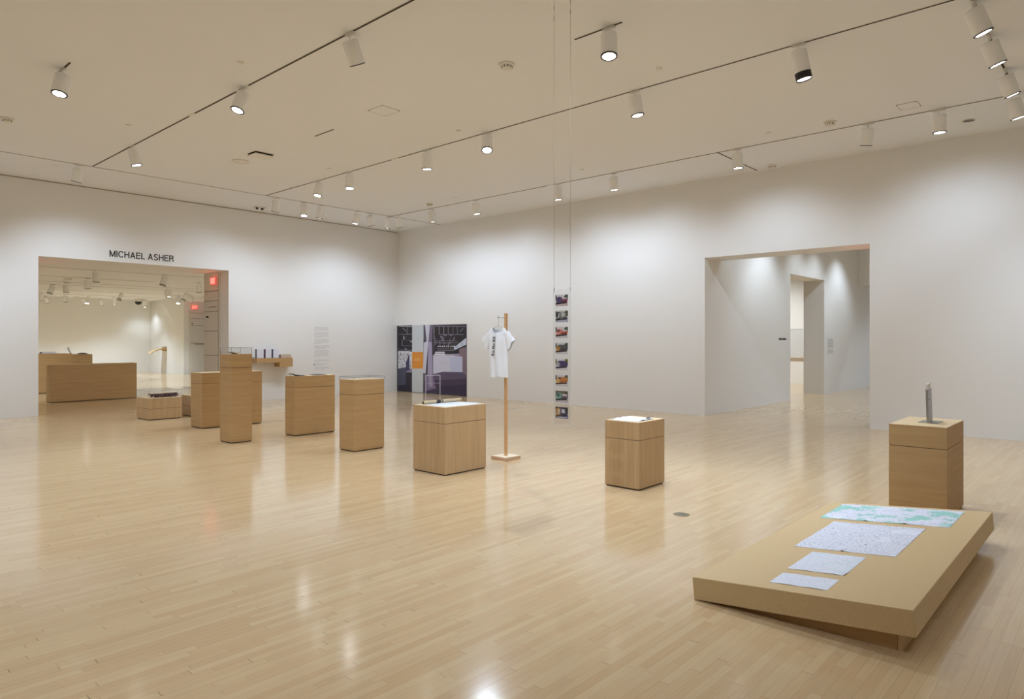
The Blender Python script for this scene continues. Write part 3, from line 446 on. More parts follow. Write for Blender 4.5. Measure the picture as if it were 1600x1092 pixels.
# ------------------------------------------------------------ lamps
def make_lamp(kind='on'):
    r = empty('track_lamp')
    obj('adapter', box(-.012, .012, -.07, .07, -.022, 0), M_white, r)
    obj('stem', lathe([(0, 0), (.007, 0), (.007, -.075), (0, -.075)], 10), M_lamp, r)
    h = obj('housing', lathe([(0, -.0), (.075, -.0), (.082, -.006), (.084, -.012), (.084, -.235), (.080, -.24), (.080, -.225), (.05, -.20), (0, -.20)], 36), M_lamp, r, (0, 0, -.072), smooth=True)
    obj('rim', lathe([(.0845, -.236), (.0845, -.246), (.066, -.246), (.066, -.236), (.0845, -.236)], 36), mat('lamp_rim', (60, 60, 64), .4), h)
    if kind == 'snoot':
        obj('snoot', lathe([(.082, -.24), (.082, -.315), (.078, -.315), (.078, -.24), (.082, -.24)], 36), M_black, h)
    zz = -.30 if kind == 'snoot' else -.243
    obj('lens', lathe([(.068 if kind != 'snoot' else .077, zz), (0, zz-.004)], 36), M_lens_off if kind == 'off' else M_glare if kind == 'bright' else M_glow, h)
    return r, h
P = {}
for k in ('on', 'off', 'snoot', 'bright'): P[k] = make_lamp(k)
def spot(parent, power, cone, rgb=LAMP_RGB, blend=.9, z=-.262, soft=.035):
    li = bpy.data.lights.new('lamp_light', 'SPOT'); li.energy = power; li.spot_size = R(cone); li.spot_blend = blend
    li.color = rgb; li.shadow_soft_size = soft
    o = bpy.data.objects.new('lamp_light', li); C.objects.link(o); o.parent = parent; o.location = (0, 0, z); return o
used = set()
def lamp(label, x, y, az=0, tilt=0, kind='on', z=ZC, tdir=90, power=1., cone=100, group=None, rgb=LAMP_RGB, cat='spotlight', wash=None):
    base = P[kind][0]
    r = base if kind not in used else copy_tree(base); used.add(kind)
    r.location = (x, y, z-.006); r.rotation_euler = (0, 0, R(az))
    ad = [c for c in r.children if c.name.startswith('adapter')][0]; ad.rotation_euler = (0, 0, R(tdir-90-az))
    h = [c for c in r.children if c.name.startswith('housing')][0]; h.rotation_euler = (0, -R(tilt), 0)
    tag(r, label, cat, group)
    for c in list(h.children):
        if c.type == 'LIGHT': bpy.data.objects.remove(c)
    if wash:                                   # wall-washer optics: the beam leaves towards the wall
        spot(h, LAMP_W*power, cone, rgb)
        l = [c for c in h.children if c.type == 'LIGHT'][0]
        d = Vector((wash[0]*.62, wash[1]*.62, -1)).normalized(); q = d.to_track_quat('-Z', 'Y').to_matrix()
        H_ = Matrix.Rotation(R(az), 3, 'Z') @ Matrix.Rotation(-R(tilt), 3, 'Y'); l.rotation_euler = (H_.inverted() @ q).to_euler()
    elif kind != 'off': spot(h, LAMP_W*power, cone, rgb, z=-.33 if kind == 'snoot' else -.262)
    return r
G = 'track lamps on the gallery ceiling'
# first long track (x 4.08)
lamp('white lamp on the leftmost long track, farthest from the camera of its three', 4.08, 12.02, -15, 14, group=G)
lamp('white lamp with bright face, middle of three on the leftmost long track', 4.08, 8.24, 185, 20, group=G)
lamp('large white lamp seen from behind, tilted right, top of the leftmost long track', 4.08, 5.95, 15, 30, group=G)
lamp('white lamp on a short loose track in the upper left', 2.38, 9.22, 215, 13, group=G)
# second long track
lamp('lit lamp tilted left at the far end of the middle long track', 7.45, 11.89, 190, 12, group=G)
lamp('very bright lamp second from the far end of the middle long track', 7.45, 10.86, 220, 3, 'bright', group=G)
lamp('white lamp on the middle long track, third from its far end', 7.45, 8.66, 45, 4, group=G)
lamp('glaring lamp facing the camera on the middle long track, left of the clear hanging strip', 7.45, 7.26, 222, 24, group=G, power=1.25)
lamp('lit lamp on the middle long track just right of the hanging strip wires', 7.45, 4.66, -50, 10, group=G)
lamp('white lamp with a black cylindrical snoot around its lit end', 7.45, 2.63, -50, 12, 'snoot', group=G)
# third long track, washing the right wall
WR = 24
lamp('lamp near the corner at the far end of the track along the right wall', 10.85, 12.45, 0, 12, group=G, power=WRP, cone=128, wash=(.95, 0))
lamp('lamp above the t-shirt on the track along the right wall', 10.85, 10.93, 0, 8, group=G, power=WRP, cone=128, wash=(.95, 0))
lamp('lamp behind the hanging strip wires on the track along the right wall', 10.85, 8.60, 0, 8, group=G, power=WRP, cone=128, wash=(.95, 0))
lamp('lamp on the track along the right wall, next right of the hanging wires', 10.85, 7.25, 0, 8, group=G, power=WRP, cone=128, wash=(.95, 0))
lamp('lit lamp in front of the short cross track near the right opening', 10.85, 4.81, 0, 5, group=G, power=WRP, cone=128, wash=(.95, 0))
lamp('dark unlit lamp facing the wall on the track above the right opening', 10.85, 2.83, 40, 18, 'off', group=G)
lamp('lit lamp above the right end of the right wall, beside the round downlight', 10.85, 1.94, 0, 3, group=G, power=WRP, cone=128, wash=(.95, 0))
lamp('lamp in the corner of two tracks at the right edge of the picture', 10.82, 1.12, -50, 16, group=G, power=.7)
# row at upper right
lamp('largest of the row of lamps at upper right, cut by the top of the picture', 7.61, 1.09, -55, 22, tdir=0, group=G, power=.45)
lamp('second lamp from the top in the row at upper right', 8.57, 1.09, -50, 22, tdir=0, group=G, power=.45)
lamp('third lamp from the top in the row at upper right', 9.77, 1.09, -50, 22, tdir=0, group=G, power=.45)
lamp('large lit lamp on a short track at the top centre', 5.76, 3.90, 215, 10, group=G, power=1.5)
# along the left wall
lamp('lamp turned to the wall at the far left of the track along the left wall', 3.87, 14.02, 110, 16, tdir=0, group=G, power=WLP*2, cone=120, wash=(.3, .72))
lamp('lamp turned to the wall, leftmost of the three above the book shelf', 7.70, 14.02, 95, 12, tdir=0, group=G, power=WLP*1.4, cone=124, wash=(-.45, .75))
lamp('brightest lamp on the track along the left wall', 8.38, 14.02, 250, 2, 'bright', tdir=0, group=G, power=WLP*.6, cone=122, wash=(0, .78))
lamp('lamp turned to the wall just right of the brightest one on the left wall track', 8.84, 14.02, 110, 14, tdir=0, group=G, power=WLP*.3, cone=122, wash=(0, .78))
lamp('left one of two close lamps on the left wall track', 9.84, 14.02, 130, 14, tdir=0, group=G, power=WLP*.3, cone=122, wash=(0, .78))
lamp('right and more tilted one of two close lamps on the left wall track', 10.18, 14.02, 20, 26, tdir=0, group=G, power=WLP, cone=122, wash=(0, .78))
lamp('lamp nearest the corner on the track along the left wall', 10.80, 14.02, 100, 12, tdir=0, group=G, power=WLP, cone=122, wash=(0, .78))
lamp('lamp at the corner end of the track along the right wall, tilted right', 10.85, 13.71, 10, 16, group=G, power=WLP*.7, cone=124, wash=(.9, .2))
# unseen fill lamps added behind and beside the camera to brighten the room
for x, y, az, ti, pw, ls in ((.68, 11.2, 42, 12, 1.1, 'outside the picture, over the left middle of the room'), (.68, 7.0, 42, 18, 1.3, 'outside the picture, to the left of the camera'),
                         (.68, 3.0, 42, 25, 1.7, 'outside the picture, just left of the camera'), (4.08, 2.6, 42, 22, 1.5, 'outside the picture, above the near end of the leftmost long track'),
                         (4.08, -.6, 60, 30, .45, 'outside the picture, behind and right of the camera'), (-2.2, 9.0, 30, 20, 1.2, 'outside the picture, on the far left track, farther one'),
                         (-2.2, 4.0, 30, 20, 1.3, 'outside the picture, on the far left track, nearer one'), (.68, -1.4, 42, 30, .8, 'outside the picture, directly behind the camera'),
                         (1.6, 14.02, 90, 14, 0, 'outside the picture, washing the left end of the left wall'), (-.6, 14.02, 90, 14, 0, 'outside the picture, washing the farthest left end of the left wall')):
    lamp('added fill spotlight '+ls, x, y, az, ti, tdir=0 if y > 14 else 90, group='added fill lamps outside the picture', power=WLP*2.4 if y > 14 else pw*.72, cone=116 if y > 14 else 105, wash=(0, .55) if y > 14 else None)

# corridor: cool wall washers above the sight line
track('ceiling track of the corridor beyond the right opening', 13.5, 5.1, 23, 5.1, group=None)
for x, y, pw, ls in ((14.2, 4.9, .25, 'nearest the room'), (15.4, 4.9, .8, 'second from the room'), (17.6, 4.9, .4, 'at the near side of the doorway'), (18.9, 4.9, .5, 'at the far side of the doorway'), (20.8, 4.9, .8, 'past the doorway')):
    lamp('cool corridor spotlight above the sight line, '+ls, x, y, 90, 22, tdir=0, cone=96, rgb=(.80, .93, 1.06), group='corridor lamps above the sight line', power=pw*1.0)
for x, y, ls in ((15.5, 1.5, 'near the room'), (19.5, 1.5, 'in the middle'), (24.6, 3.0, 'at the far end')):  # unseen ambient lamps added to lift the corridor light
    lamp('added cool corridor fill lamp above the sight line, '+ls, x, y, 0, 0, tdir=0, cone=130, rgb=(.72, .88, 1.12), group='corridor lamps above the sight line', power=2.0)
for x, y, ls in ((19.0, 9.5, 'nearer one'), (21.6, 9.2, 'farther one')):
    lamp('warm spotlight of the small gallery beyond the corridor, '+ls, x, y, 0, 15, cone=120, rgb=(.9, .95, .97), group='lamps of the small gallery beyond the corridor', power=2.3)

# far gallery lamps
FG = 'lamps on the ceiling of the next gallery'
far = [(6.38, 25.84, 200, 22, 'off', 'grey lamp tilted right in the next gallery, left part of the opening'),
 (6.45, 24.66, 0, 0, 'off', 'hazy pale lamp hanging straight, second from the left in the opening'),
 (5.82, 19.7, 0, 0, 'off', 'largest lamp in the next gallery, under the first letters of the wall name'),
 (6.40, 22.43, 0, 3, 'off', 'small lamp just left of the largest one in the next gallery'),
 (8.06, 30.83, 0, 0, 'off', 'upright lamp low under the far ceiling, left part of the opening'),
 (9.26, 33.0, 20, 10, 'off', 'faint small lamp against the far wall of the next gallery'),
 (9.03, 31.49, 200, 15, 'on', 'small tilted lamp next to the faint one by the far wall'),
 (9.92, 33.06, 0, 25, 'off', 'thin slanting lamp by the far wall, left of the lit one'),
 (10.02, 31.63, 0, 3, 'on', 'lamp with bright underside left of the black dome camera'),
 (9.27, 28.42, 215, 35, 'off', 'strongly tilted lamp just above the black dome camera'),
 (7.08, 30.32, 30, 20, 'off', 'lamp half hidden by the left edge of the opening'),
 (7.77, 32.6, 20, 35, 'off', 'small lamp in the cluster at the left edge of the opening'),
 (7.49, 19.64, 200, 18, 'off', 'large tilted lamp in the right part of the opening, under the last letters'),
 (9.45, 24.45, 0, 0, 'on', 'lamp with lit underside in the right part of the next gallery'),
 (9.75, 25.44, 30, 20, 'off', 'pale lamp behind the lit one in the right part of the next gallery'),
 (9.24, 21.58, 0, 2, 'off', 'upright pale lamp nearest the right side of the opening'),
 (11.7, 33.0, 0, 0, 'on', 'lamp with lit underside in the corner of the next gallery'),
 (11.6, 29.0, 230, 20, 'on', 'glaring lamp close to the small exit sign'),
 (10.92, 26.6, 200, 30, 'off', 'dark topped lamp above the glaring one'),
 (11.48, 27.61, 0, 15, 'off', 'faint lamp right of the dark topped one')]
for x, y, az, ti, kd, lb in far:
    lamp(lb, x, y, az, ti, kd, z=ZF, tdir=0, group=FG, power=FARP if y < 32 else FARP*.12, cone=125, rgb=(.78, .93, 1.08))
lamp('lamp over the carved shelf on the far right wall, hidden by others', 11.35, 32.0, 0, 16, 'on', z=ZF, cone=48, tdir=0, group=FG, power=.09, rgb=(.9, .95, 1))
for x, y, ls in ((3.0, 21, 'near the opening'), (0, 24, 'left of the opening'), (3.5, 29, 'toward its far wall'), (8.8, 18.6, 'just above the opening'), (-2, 20, 'at its far left')):  # out-of-sight lamps added to brighten the next gallery's walls
    lamp('added wash lamp of the next gallery outside the sight line, '+ls, x, y, 0, 0, z=ZF, tdir=0, group='added next gallery lamps out of sight', power=FARP*1.2, cone=135, rgb=(.78, .93, 1.08), wash=(.35, .6))
for x, y, ls in ((14.1, 28.0, 'farther one'), (14.1, 25, 'nearer one')):
    lamp('cool spotlight of the passage past the next gallery, '+ls, x, y, 0, 8, z=ZF, tdir=0, group='passage lamps out of sight', power=.5, rgb=(.62, .82, 1.15))
for i, (yy, a, b) in enumerate([(19.75, 2, 11.8), (22.45, 5.2, 8.2), (24.6, 5, 11.8), (25.8, 3, 11.8), (28.5, 4, 11.8), (30.9, 3, 11.9), (33.0, 3, 11.9)]):
    track('ceiling track of the next gallery, %s from the opening' % 'first second third fourth fifth sixth seventh'.split()[i], a, yy, b, yy, z=ZF, w=.02)

# ------------------------------------------------------------ small ceiling fittings
def detector(label, x, y, z=ZC, s=1.0):
    t = thing('smoke_detector', label, 'smoke detector', (x, y, z), group='smoke detectors on the gallery ceiling')
    obj('base', lathe([(0, 0), (.085*s, 0), (.085*s, -.014), (.07*s, -.02), (0, -.02)], 28), M_white, t)
    bm = lathe([(.060*s, -.02), (.056*s, -.05), (.035*s, -.062), (0, -.062)], 28)
    for i in range(10):
        a = i*math.pi/5; r = .0575*s; b2 = bmesh.new(); bx(b2, -.004, .004, -.002, .003, -.048, -.026)
        for v in b2.verts:
            x_, y_ = v.co.x, v.co.y+r; v.co.x = x_*math.cos(a)-y_*math.sin(a); v.co.y = x_*math.sin(a)+y_*math.cos(a)
        me = bpy.data.meshes.new('t'); b2.to_mesh(me); b2.free(); n0 = len(bm.faces); bm.from_mesh(me); bpy.data.meshes.remove(me)
        bm.faces.ensure_lookup_table()
        for f in bm.faces[n0:]: f.material_index = 1
    obj('sensor_cap', bm, [M_white, M_dark], t)
detector('large slatted smoke detector in the open middle of the ceiling', 5.76, 5.30, s=1.1)
detector('smoke detector at the left edge of the picture', 2.38, 11.88)
detector('smoke detector right of centre beside the track along the right wall', 10.42, 3.23)
detector('smoke detector close to the top of the right wall', 12.3, 4.80)
detector('small smoke detector near the room corner', 10.45, 12.04)
for x, y, l in ((3.68, 7.51, 'above the middle lamp of the leftmost track'), (3.65, 10.92, 'left of the leftmost long track'), (7.1, 7.52, 'left of the glaring lamp'),
                (7.04, 4.07, 'right of the lamp on the short centre track'), (10.26, 7.55, 'above the third track, left of its middle lamps'), (7.06, 10.95, 'above the very bright lamp of the middle track'),
                (10.37, 11.08, 'behind the track near the room corner'), (10.34, 4.09, 'near the short cross track'), (3.6, 14.4, 'by the track along the left wall')):
    tag(obj('sprinkler_cover', lathe([(0, 0), (.038, 0), (.040, -.006), (.036, -.010), (0, -.012)], 24), M_white, loc=(x, y, ZC)),
        'small round white ceiling sprinkler cap ' + l, 'sprinkler', 'sprinkler caps on the gallery ceiling')
for x, y, sx, sy, l in ((5.79, 7.63, .15, .16, 'faint square access panel in the ceiling left of the large smoke detector'), (10.42, 2.22, .13, .12, 'faint square access panel in the ceiling at the upper right')):
    t = thing('access_panel', l, 'access panel', (x, y, ZC))
    obj('panel', box(-sx, sx, -sy, sy, -.003, 0), M_ceil, t)
    bm = bmesh.new()
    for a in ((-sx-.005, -sx, -sy, sy), (sx, sx+.005, -sy, sy), (-sx, sx, -sy-.005, -sy), (-sx, sx, sy, sy+.005)): bx(bm, *a, -.0035, 0)
    for a in (-1, 1):
        for b in (-1, 1): lathe([(0, -.0036), (.008, -.0036), (.008, 0)], 10, bm, ctr=(a*(sx-.01), b*(sy-.01)))
    obj('joint', bm, mat('panel_joint_tone', (140, 124, 102), .8), t)
t = thing('ceiling_vent', 'square white ceiling vent with a dark gap, left of centre', 'vent', (5.74, 10.98, ZC))
obj('plate', box(-.17, .17, -.15, .15, -.045, -.028, bev=.004), M_white, t); obj('recess', box(-.165, .165, -.145, .145, -.004, 0), M_dark, t); obj('neck', box(-.15, .15, -.13, .13, -.03, -.004), M_dark, t)
t = thing('ceiling_speaker', 'round white ceiling speaker beside the square vent', 'speaker', (5.72, 11.66, ZC))
obj('ring', lathe([(.14, 0), (.145, -.012), (.125, -.022), (.12, -.012), (.12, 0)], 36), M_white, t); obj('grille', lathe([(.12, -.010), (.06, -.02), (0, -.024)], 36), M_white, t)
t = thing('twin_sensor', 'white ceiling fitting with two small black heads close to the top of the left wall', 'sensor', (8.0, 15.35, ZC))
obj('base', box(-.13, .13, -.06, .06, -.02, 0, bev=.004), M_white, t)
for s in (-1, 1): obj('sensor_head', lathe([(0, -.02), (.03, -.02), (.034, -.04), (.02, -.062), (0, -.066)], 16), M_black, t, (s*.065, 0, 0))
t = thing('recessed_downlight', 'unlit round recessed downlight with grey reflector at the far right of the ceiling', 'downlight', (11.7, 1.73, ZC))
obj('ring', lathe([(.075, -.0), (.095, -.0), (.095, -.006), (.075, -.006), (.075, 0)], 32), M_white, t)
obj('reflector', lathe([(.078, -.0045), (0, -.0035)], 32), mat('reflector_grey', (120, 124, 120), .25, metal=.8), t)
t = thing('dome_camera', 'black dome camera under the far ceiling of the next gallery', 'camera', (11.3, 32.6, ZF))
obj('base', lathe([(0, 0), (.15, 0), (.15, -.1), (0, -.1)], 24), M_white, t)
obj('dome', lathe([(.14, -.1), (.13, -.17), (.07, -.23), (0, -.25)], 24), M_black, t)
for x, y, l in ((6.05, 22.9, 'smoke detector beside the largest lamp of the next gallery'), (8.93, 32.7, 'tiny smoke detector by the far wall of the next gallery')):
    detector(l, x, y, ZF, 1.5)

# ------------------------------------------------------------ floor outlet
t = thing('floor_outlet', 'round metal cover plate set in the floor right of the centre plinth', 'floor outlet', (5.325, 2.86, 0))
obj('cover', lathe([(0, .004), (.062, .004), (.068, .002), (.068, 0)], 36), mat('brass_grey', (132, 124, 98), .45, metal=.2), t)
obj('lid', lathe([(0, .006), (.028, .006), (.030, .004)], 24), mat('outlet_dark', (112, 104, 84), .4, metal=.2), t)

# ------------------------------------------------------------ plinths
def plinth(label, x0, x1, y0, y1, h, seam, grain='v', group=None):
    cx, cy = (x0+x1)/2, (y0+y1)/2; a, b = (x1-x0)/2, (y1-y0)/2; m = M_vv if grain == 'v' else M_vh
    t = thing('plinth', label, 'plinth', (cx, cy, 0), group=group)
    obj('toe', box(-a+.012, a-.012, -b+.012, b-.012, 0, .016), M_toe, t)
    top = seam if seam else h
    obj('body', box(-a, a, -b, b, .014, top-.0025, bev=.0015), m, t)
    if seam:
        obj('seam', box(-a+.004, a-.004, -b+.004, b-.004, seam-.0025, seam+.0025), M_toe, t)
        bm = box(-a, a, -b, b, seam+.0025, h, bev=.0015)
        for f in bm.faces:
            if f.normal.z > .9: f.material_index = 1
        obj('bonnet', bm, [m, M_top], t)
    return t
PG = 'veneered display plinths'
plinth('square wooden plinth with a scroll and papers on top, left of the t-shirt stand', 5.07, 5.715, 5.59, 6.135, .754, .572, 'v', PG)
plinth('tallest and narrowest wooden plinth, under a small clear cover', 4.585, 4.905, 9.635, 9.99, 1.292, 1.093, 'h', PG)
plinth('wide wooden plinth carrying two dark open books', 5.60, 6.325, 9.64, 9.925, .932, .753, 'h', PG)
plinth('upright wooden plinth with a shallow clear lid, right of the dark books', 5.34, 5.835, 7.685, 8.03, .962, .761, 'h', PG)
plinth('low wooden plinth under a clear cover with a dark braided object', 4.87, 5.475, 13.54, 14.15, .405, .208, 'v', PG)
plinth('low wooden plinth with clear cover half hidden behind the wide one with pale top', 5.675, 6.28, 13.45, 14.06, .405, .208, 'v', PG)
plinth('wide wooden plinth with bare pale top, cut in two by the tallest plinth before it', 5.02, 6.09, 11.60, 12.05, .94, .757, 'h', PG)
plinth('square wooden plinth with a white open book, centre right', 5.865, 6.365, 3.615, 4.02, .677, .497, 'v', PG)
plinth('wooden plinth with a steel display stand, behind the low platform', 6.54, 7.285, 1.115, 1.545, .779, .597, 'h', PG)
plinth('wooden plinth at the left edge of the opening with a flat grey book', 4.95, 6.05, 22.6, 23.1, 1.11, None, 'h', PG)
plinth('wooden plinth in the next gallery with a white open book, behind the long counter', 6.36, 7.08, 24.3, 24.85, 1.05, .79, 'h', PG)
t = thing('counter', 'long low wooden counter standing just past the left opening', 'counter', (5.62, 19.25, 0))
obj('toe', box(-.94, .94, -.17, .17, 0, .016), M_toe, t)
obj('body', box(-.95, .95, -.19, .19, .014, .90, bev=.002), M_vh, t)
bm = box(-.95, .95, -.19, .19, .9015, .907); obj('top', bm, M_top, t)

# ------------------------------------------------------------ clear covers
def cover(label, x0, x1, y0, y1, z0, z1, th=.006):
    cx, cy = (x0+x1)/2, (y0+y1)/2; a, b = (x1-x0)/2, (y1-y0)/2
    t = thing('acrylic_cover', label, 'clear cover', (cx, cy, z0)); H_ = z1-z0
    bm = bmesh.new()
    for f in ((-a, a, -b, -b+th), (-a, a, b-th, b), (-a, -a+th, -b+th, b-th), (a-th, a, -b+th, b-th)):
        bx(bm, *f, .001, H_-th)
    bx(bm, -a, a, -b, b, H_-th, H_)
    obj('panes', bm, M_clear, t)
    bm = bmesh.new(); e = .0022
    for sx in (-1, 1):
        for sy in (-1, 1): bx(bm, sx*a-e, sx*a+e, sy*b-e, sy*b+e, .001, H_)
    for s in (-1, 1): bx(bm, -a, a, s*b-e, s*b+e, H_-e, H_+e); bx(bm, s*a-e, s*a+e, -b, b, H_-e, H_+e)
    obj('glued_edge', bm, M_edge, t)
    return t
cover('clear cover on the tallest plinth', 4.59, 4.90, 9.64, 9.985, 1.292, 1.385)
cover('shallow clear lid on the upright plinth right of the dark books', 5.338, 5.837, 7.683, 8.032, .962, 1.0)
cover('clear cover over the dark braided object on the low plinth', 4.874, 5.471, 13.544, 14.146, .405, .545)
cover('clear cover on the low plinth half hidden by the pale topped one', 5.679, 6.276, 13.454, 14.056, .405, .555)

# ------------------------------------------------------------ things on the plinths
def sheet(name, pts, z, th, m, label, cat, group=None, curl=None, nx=18, ny=14):
    """a paper sheet; pts = 4 corners (x,y) in order; slight curl at the edges"""
    o = Vector((sum(p[0] for p in pts)/4, sum(p[1] for p in pts)/4))
    def f(u, v):
        a = Vector(pts[0])*(1-u)+Vector(pts[1])*u; b = Vector(pts[3])*(1-u)+Vector(pts[2])*u; p = a*(1-v)+b*v-o
        return (p.x, p.y, th+(curl(u, v) if curl else 0))
    bm = grid_slab(f, nx, ny, th*.8)
    ob = obj(name, bm, m, loc=(o.x, o.y, z)); tag(ob, label, cat, group); return ob
def open_book(label, x, y, z, rz, w, d, cover_m, page_m, lift=0.0, left_lift=0.0, group=None, inks=None):
    t = thing('open_book', label, 'book', (x, y, z), R(rz), group)
    for s, lf in ((-1, left_lift), (1, lift)):
        bm = bmesh.new(); prof = []
        n = 12
        for i in range(n+1):
            u = i/n; px = s*u*w; pz = .004+.012*math.sin(math.pi*min(u*1.3, 1))*(1-u*.4)+lf*u*u
            prof.append((px, pz))
        lo = [bm.verts.new((px, -d/2, pz)) for px, pz in prof]; hi = [bm.verts.new((px, d/2, pz)) for px, pz in prof]
        for i in range(n):
            f = bm.faces.new([lo[i], lo[i+1], hi[i+1], hi[i]]); f.smooth = True
        bmesh.ops.recalc_face_normals(bm, faces=bm.faces[:]); 
        if bm.faces[:][0].normal.z < 0: bmesh.ops.reverse_faces(bm, faces=bm.faces[:])
        bmesh.ops.solidify(bm, geom=bm.faces[:], thickness=.003)
        obj('pages', bm, page_m, t)
    bm = bmesh.new()
    if left_lift < .02: bx(bm, -w-.004, 0, -d/2-.004, d/2+.004, 0, .002)
    if lift < .02: bx(bm, 0, w+.004, -d/2-.004, d/2+.004, 0, .002)
    bx(bm, -.012, .012, -d/2-.004, d/2+.004, 0, .004)
    obj('cover', bm, cover_m, t)
    return t
M_bdark = mat('dark_book_page', (44, 42, 34), .4); M_bcov = mat('dark_book_cover', (30, 28, 24), .5)
open_book('dark open book with a lifted page on the left of the wide plinth', 5.72, 9.76, .932, 0, .11, .16, M_bcov, M_bdark, 0.0, .035)
open_book('dark open book lying on the right of the wide plinth', 6.10, 9.78, .932, 0, .12, .15, M_bcov, M_bdark, .0, .0)
open_book('small open book with curling pages inside the cover on the tallest plinth', 4.72, 9.82, 1.292, 20, .07, .12, M_toe, mat('cream_page', (214, 196, 170), .6), .02, .03)
open_book('white open book filling the top of the centre right plinth', 6.075, 3.82, .677, 3, .165, .30, mat('grey_cover', (190, 190, 190), .5), M_paper, .004, 0)
t = thing('clear_paperweight', 'small clear holder with a dark clip on the white open book', 'page holder', (6.20, 3.70, .69), R(10))
obj('strap', box(-.10, .10, -.008, .008, .006, .009, bev=.001), M_clear, t); obj('clip', box(-.06, -.0, -.012, .012, .0, .010, bev=.002), mat('clip_dark', (70, 66, 56), .4), t)
obj('glint', box(.03, .09, -.005, .005, .010, .014), M_edge, t)
# papers and scroll on the plinth by the t-shirt
map_a = map_material('chart_paper', .9, .15, ink=(90, 96, 100), seed=3)
sheet('chart_sheet', [(5.13, 5.635), (5.67, 5.625), (5.66, 6.06), (5.15, 6.07)], .755, .0006, map_a, 'printed paper chart spread on the plinth beside the t-shirt stand', 'paper',
      curl=lambda u, v: .004*max(0, u-.8)*5*(.5+.5*math.sin(v*6)))
t = thing('scroll', 'rolled paper tube lying at the back of the plinth by the t-shirt stand', 'scroll', (5.43, 6.03, .777), R(-2))
M_scroll = map_material('scroll_paper', .8, 0, ink=(60, 52, 44), seed=9)
bm = bmesh.new(); tube(bm, [(-.29+.58*i/24, .0, .0012*math.sin(i*.9)) for i in range(25)], .020, 16); o = obj('roll', bm, mat('scroll_tan', (196, 176, 140), .6), t)
bm = bmesh.new(); tube(bm, [(-.10, 0, 0), (-.04, 0, 0)], .0212, 16); obj('label_band', bm, mat('scroll_ink', (44, 38, 38), .6), t)['label'] = 'dark printed band'
bm = bmesh.new(); tube(bm, [(-.03, 0, 0), (.0, 0, 0)], .0208, 16); obj('print_mark', bm, mat('scroll_grey', (120, 108, 92), .6), t)
for s in (-1, 1): bm = bmesh.new(); tube(bm, [(s*.286, 0, 0), (s*.292, 0, 0)], .0145, 14); obj('hollow_end', bm, mat('scroll_hole', (52, 36, 24), .7), t)
# braided object in the low cover
bm = bmesh.new(); rnd = random.Random(5)
for k in range(3):
    pts = []
    for i in range(60):
        s = i/59; a = s*math.pi*14+k*2.09
        pts.append((-.26+.50*s, .05*math.cos(s*6+k)+.035*math.cos(a), .035+.022*math.sin(a)))
    tube(bm, pts, .012, 6, mi=k % 2)
for k in range(2):
    tube(bm, [(-.22+.42*i/40, -.09+.03*math.sin(i*.8+k), .02+.012*math.sin(i*1.3+k*2)) for i in range(41)], .011, 6, mi=1-k)
o = obj('braided_garland', bm, [mat('braid_dark', (56, 34, 34), .5), mat('braid_red', (108, 62, 60), .5)], loc=(5.25, 13.80, .409))
tag(o, 'dark red braided object lying under the clear cover on the low plinth', 'braid')
# next gallery
t = thing('book', 'flat grey book on the plinth at the left edge of the opening', 'book', (5.52, 22.82, 1.11))
obj('cover', box(-.17, .17, -.12, .12, 0, .045, bev=.002), mat('grey_cloth', (110, 108, 104), .6), t); obj('pages', box(-.165, .165, -.125, .10, .006, .038), M_paper, t)
open_book('white open book standing on the plinth behind the long counter', 6.58, 24.5, 1.05, 0, .12, .20, M_white, M_paper, .02, .22)
tag(obj('dark_dome', lathe([(.15, 0), (.13, .02), (.07, .045), (0, .05)], 24), mat('dome_dark', (66, 60, 44), .5), loc=(6.86, 24.5, 1.05)), 'low dark dome on the plinth behind the long counter', 'ornament')
# carved shelf on the far right wall
t = thing('wall_ledge', 'pale curved wooden ledge sticking out of the far wall of the next gallery', 'wall shelf', (FX, 32.0, 1.04))
bm = bmesh.new(); n = 10
for s0, s1 in ((0, 1),):
    a = []; b = []
    for i in range(n+1):
        u = i/n; x = -.04-.62*u; z = .10-.20*u*u; hw = .26-.04*u
        a.append([bm.verts.new((x, -hw, z)), bm.verts.new((x, 0, z-.03)), bm.verts.new((x, hw, z)), bm.verts.new((x, hw*.8, z-.05)), bm.verts.new((x, 0, z-.09+.03*u)), bm.verts.new((x, -hw*.8, z-.05))])
    for r0, r1 in zip(a, a[1:]):
        for k in range(6): bm.faces.new([r0[k], r0[(k+1) % 6], r1[(k+1) % 6], r1[k]]).smooth = True
    bm.faces.new(a[0][::-1]); bm.faces.new(a[-1])
bmesh.ops.recalc_face_normals(bm, faces=bm.faces[:])
obj('ledge', bm, M_top, t); obj('bracket', box(-.06, 0, -.18, .18, -.03, .16, bev=.004), M_vh, t)

# steel stand
t = thing('display_stand', 'upright thin brushed steel plate on a small base, on the plinth behind the platform', 'display stand', (6.86, 1.30, .779), 0)
o = obj('base_plate', box(-.07, .17, -.075, .075, 0, .004, bev=.001), mat('steel_dull', (150, 150, 140), .4, metal=.6), t)
bm = bmesh.new(); bx(bm, -.075, .075, -.009, .009, .0, .30, bev=.002)
for v in bm.verts: v.co.y += v.co.z*.03; 
o = obj('upright', bm, M_steel, t)
bm = bmesh.new(); bx(bm, -.078, .03, -.010, .004, .29, .335, bev=.002); bx(bm, -.02, .03, -.012, .012, .325, .345, bev=.003)
for v in bm.verts: v.co.y += v.co.z*.03
o = obj('clamp', bm, M_white, t)
obj('screw', lathe([(0, 0), (.006, 0), (.006, .012), (0, .014)], 12), M_steel, t, (-.08, -.004, .21)).rotation_euler = (R(90), 0, 0)

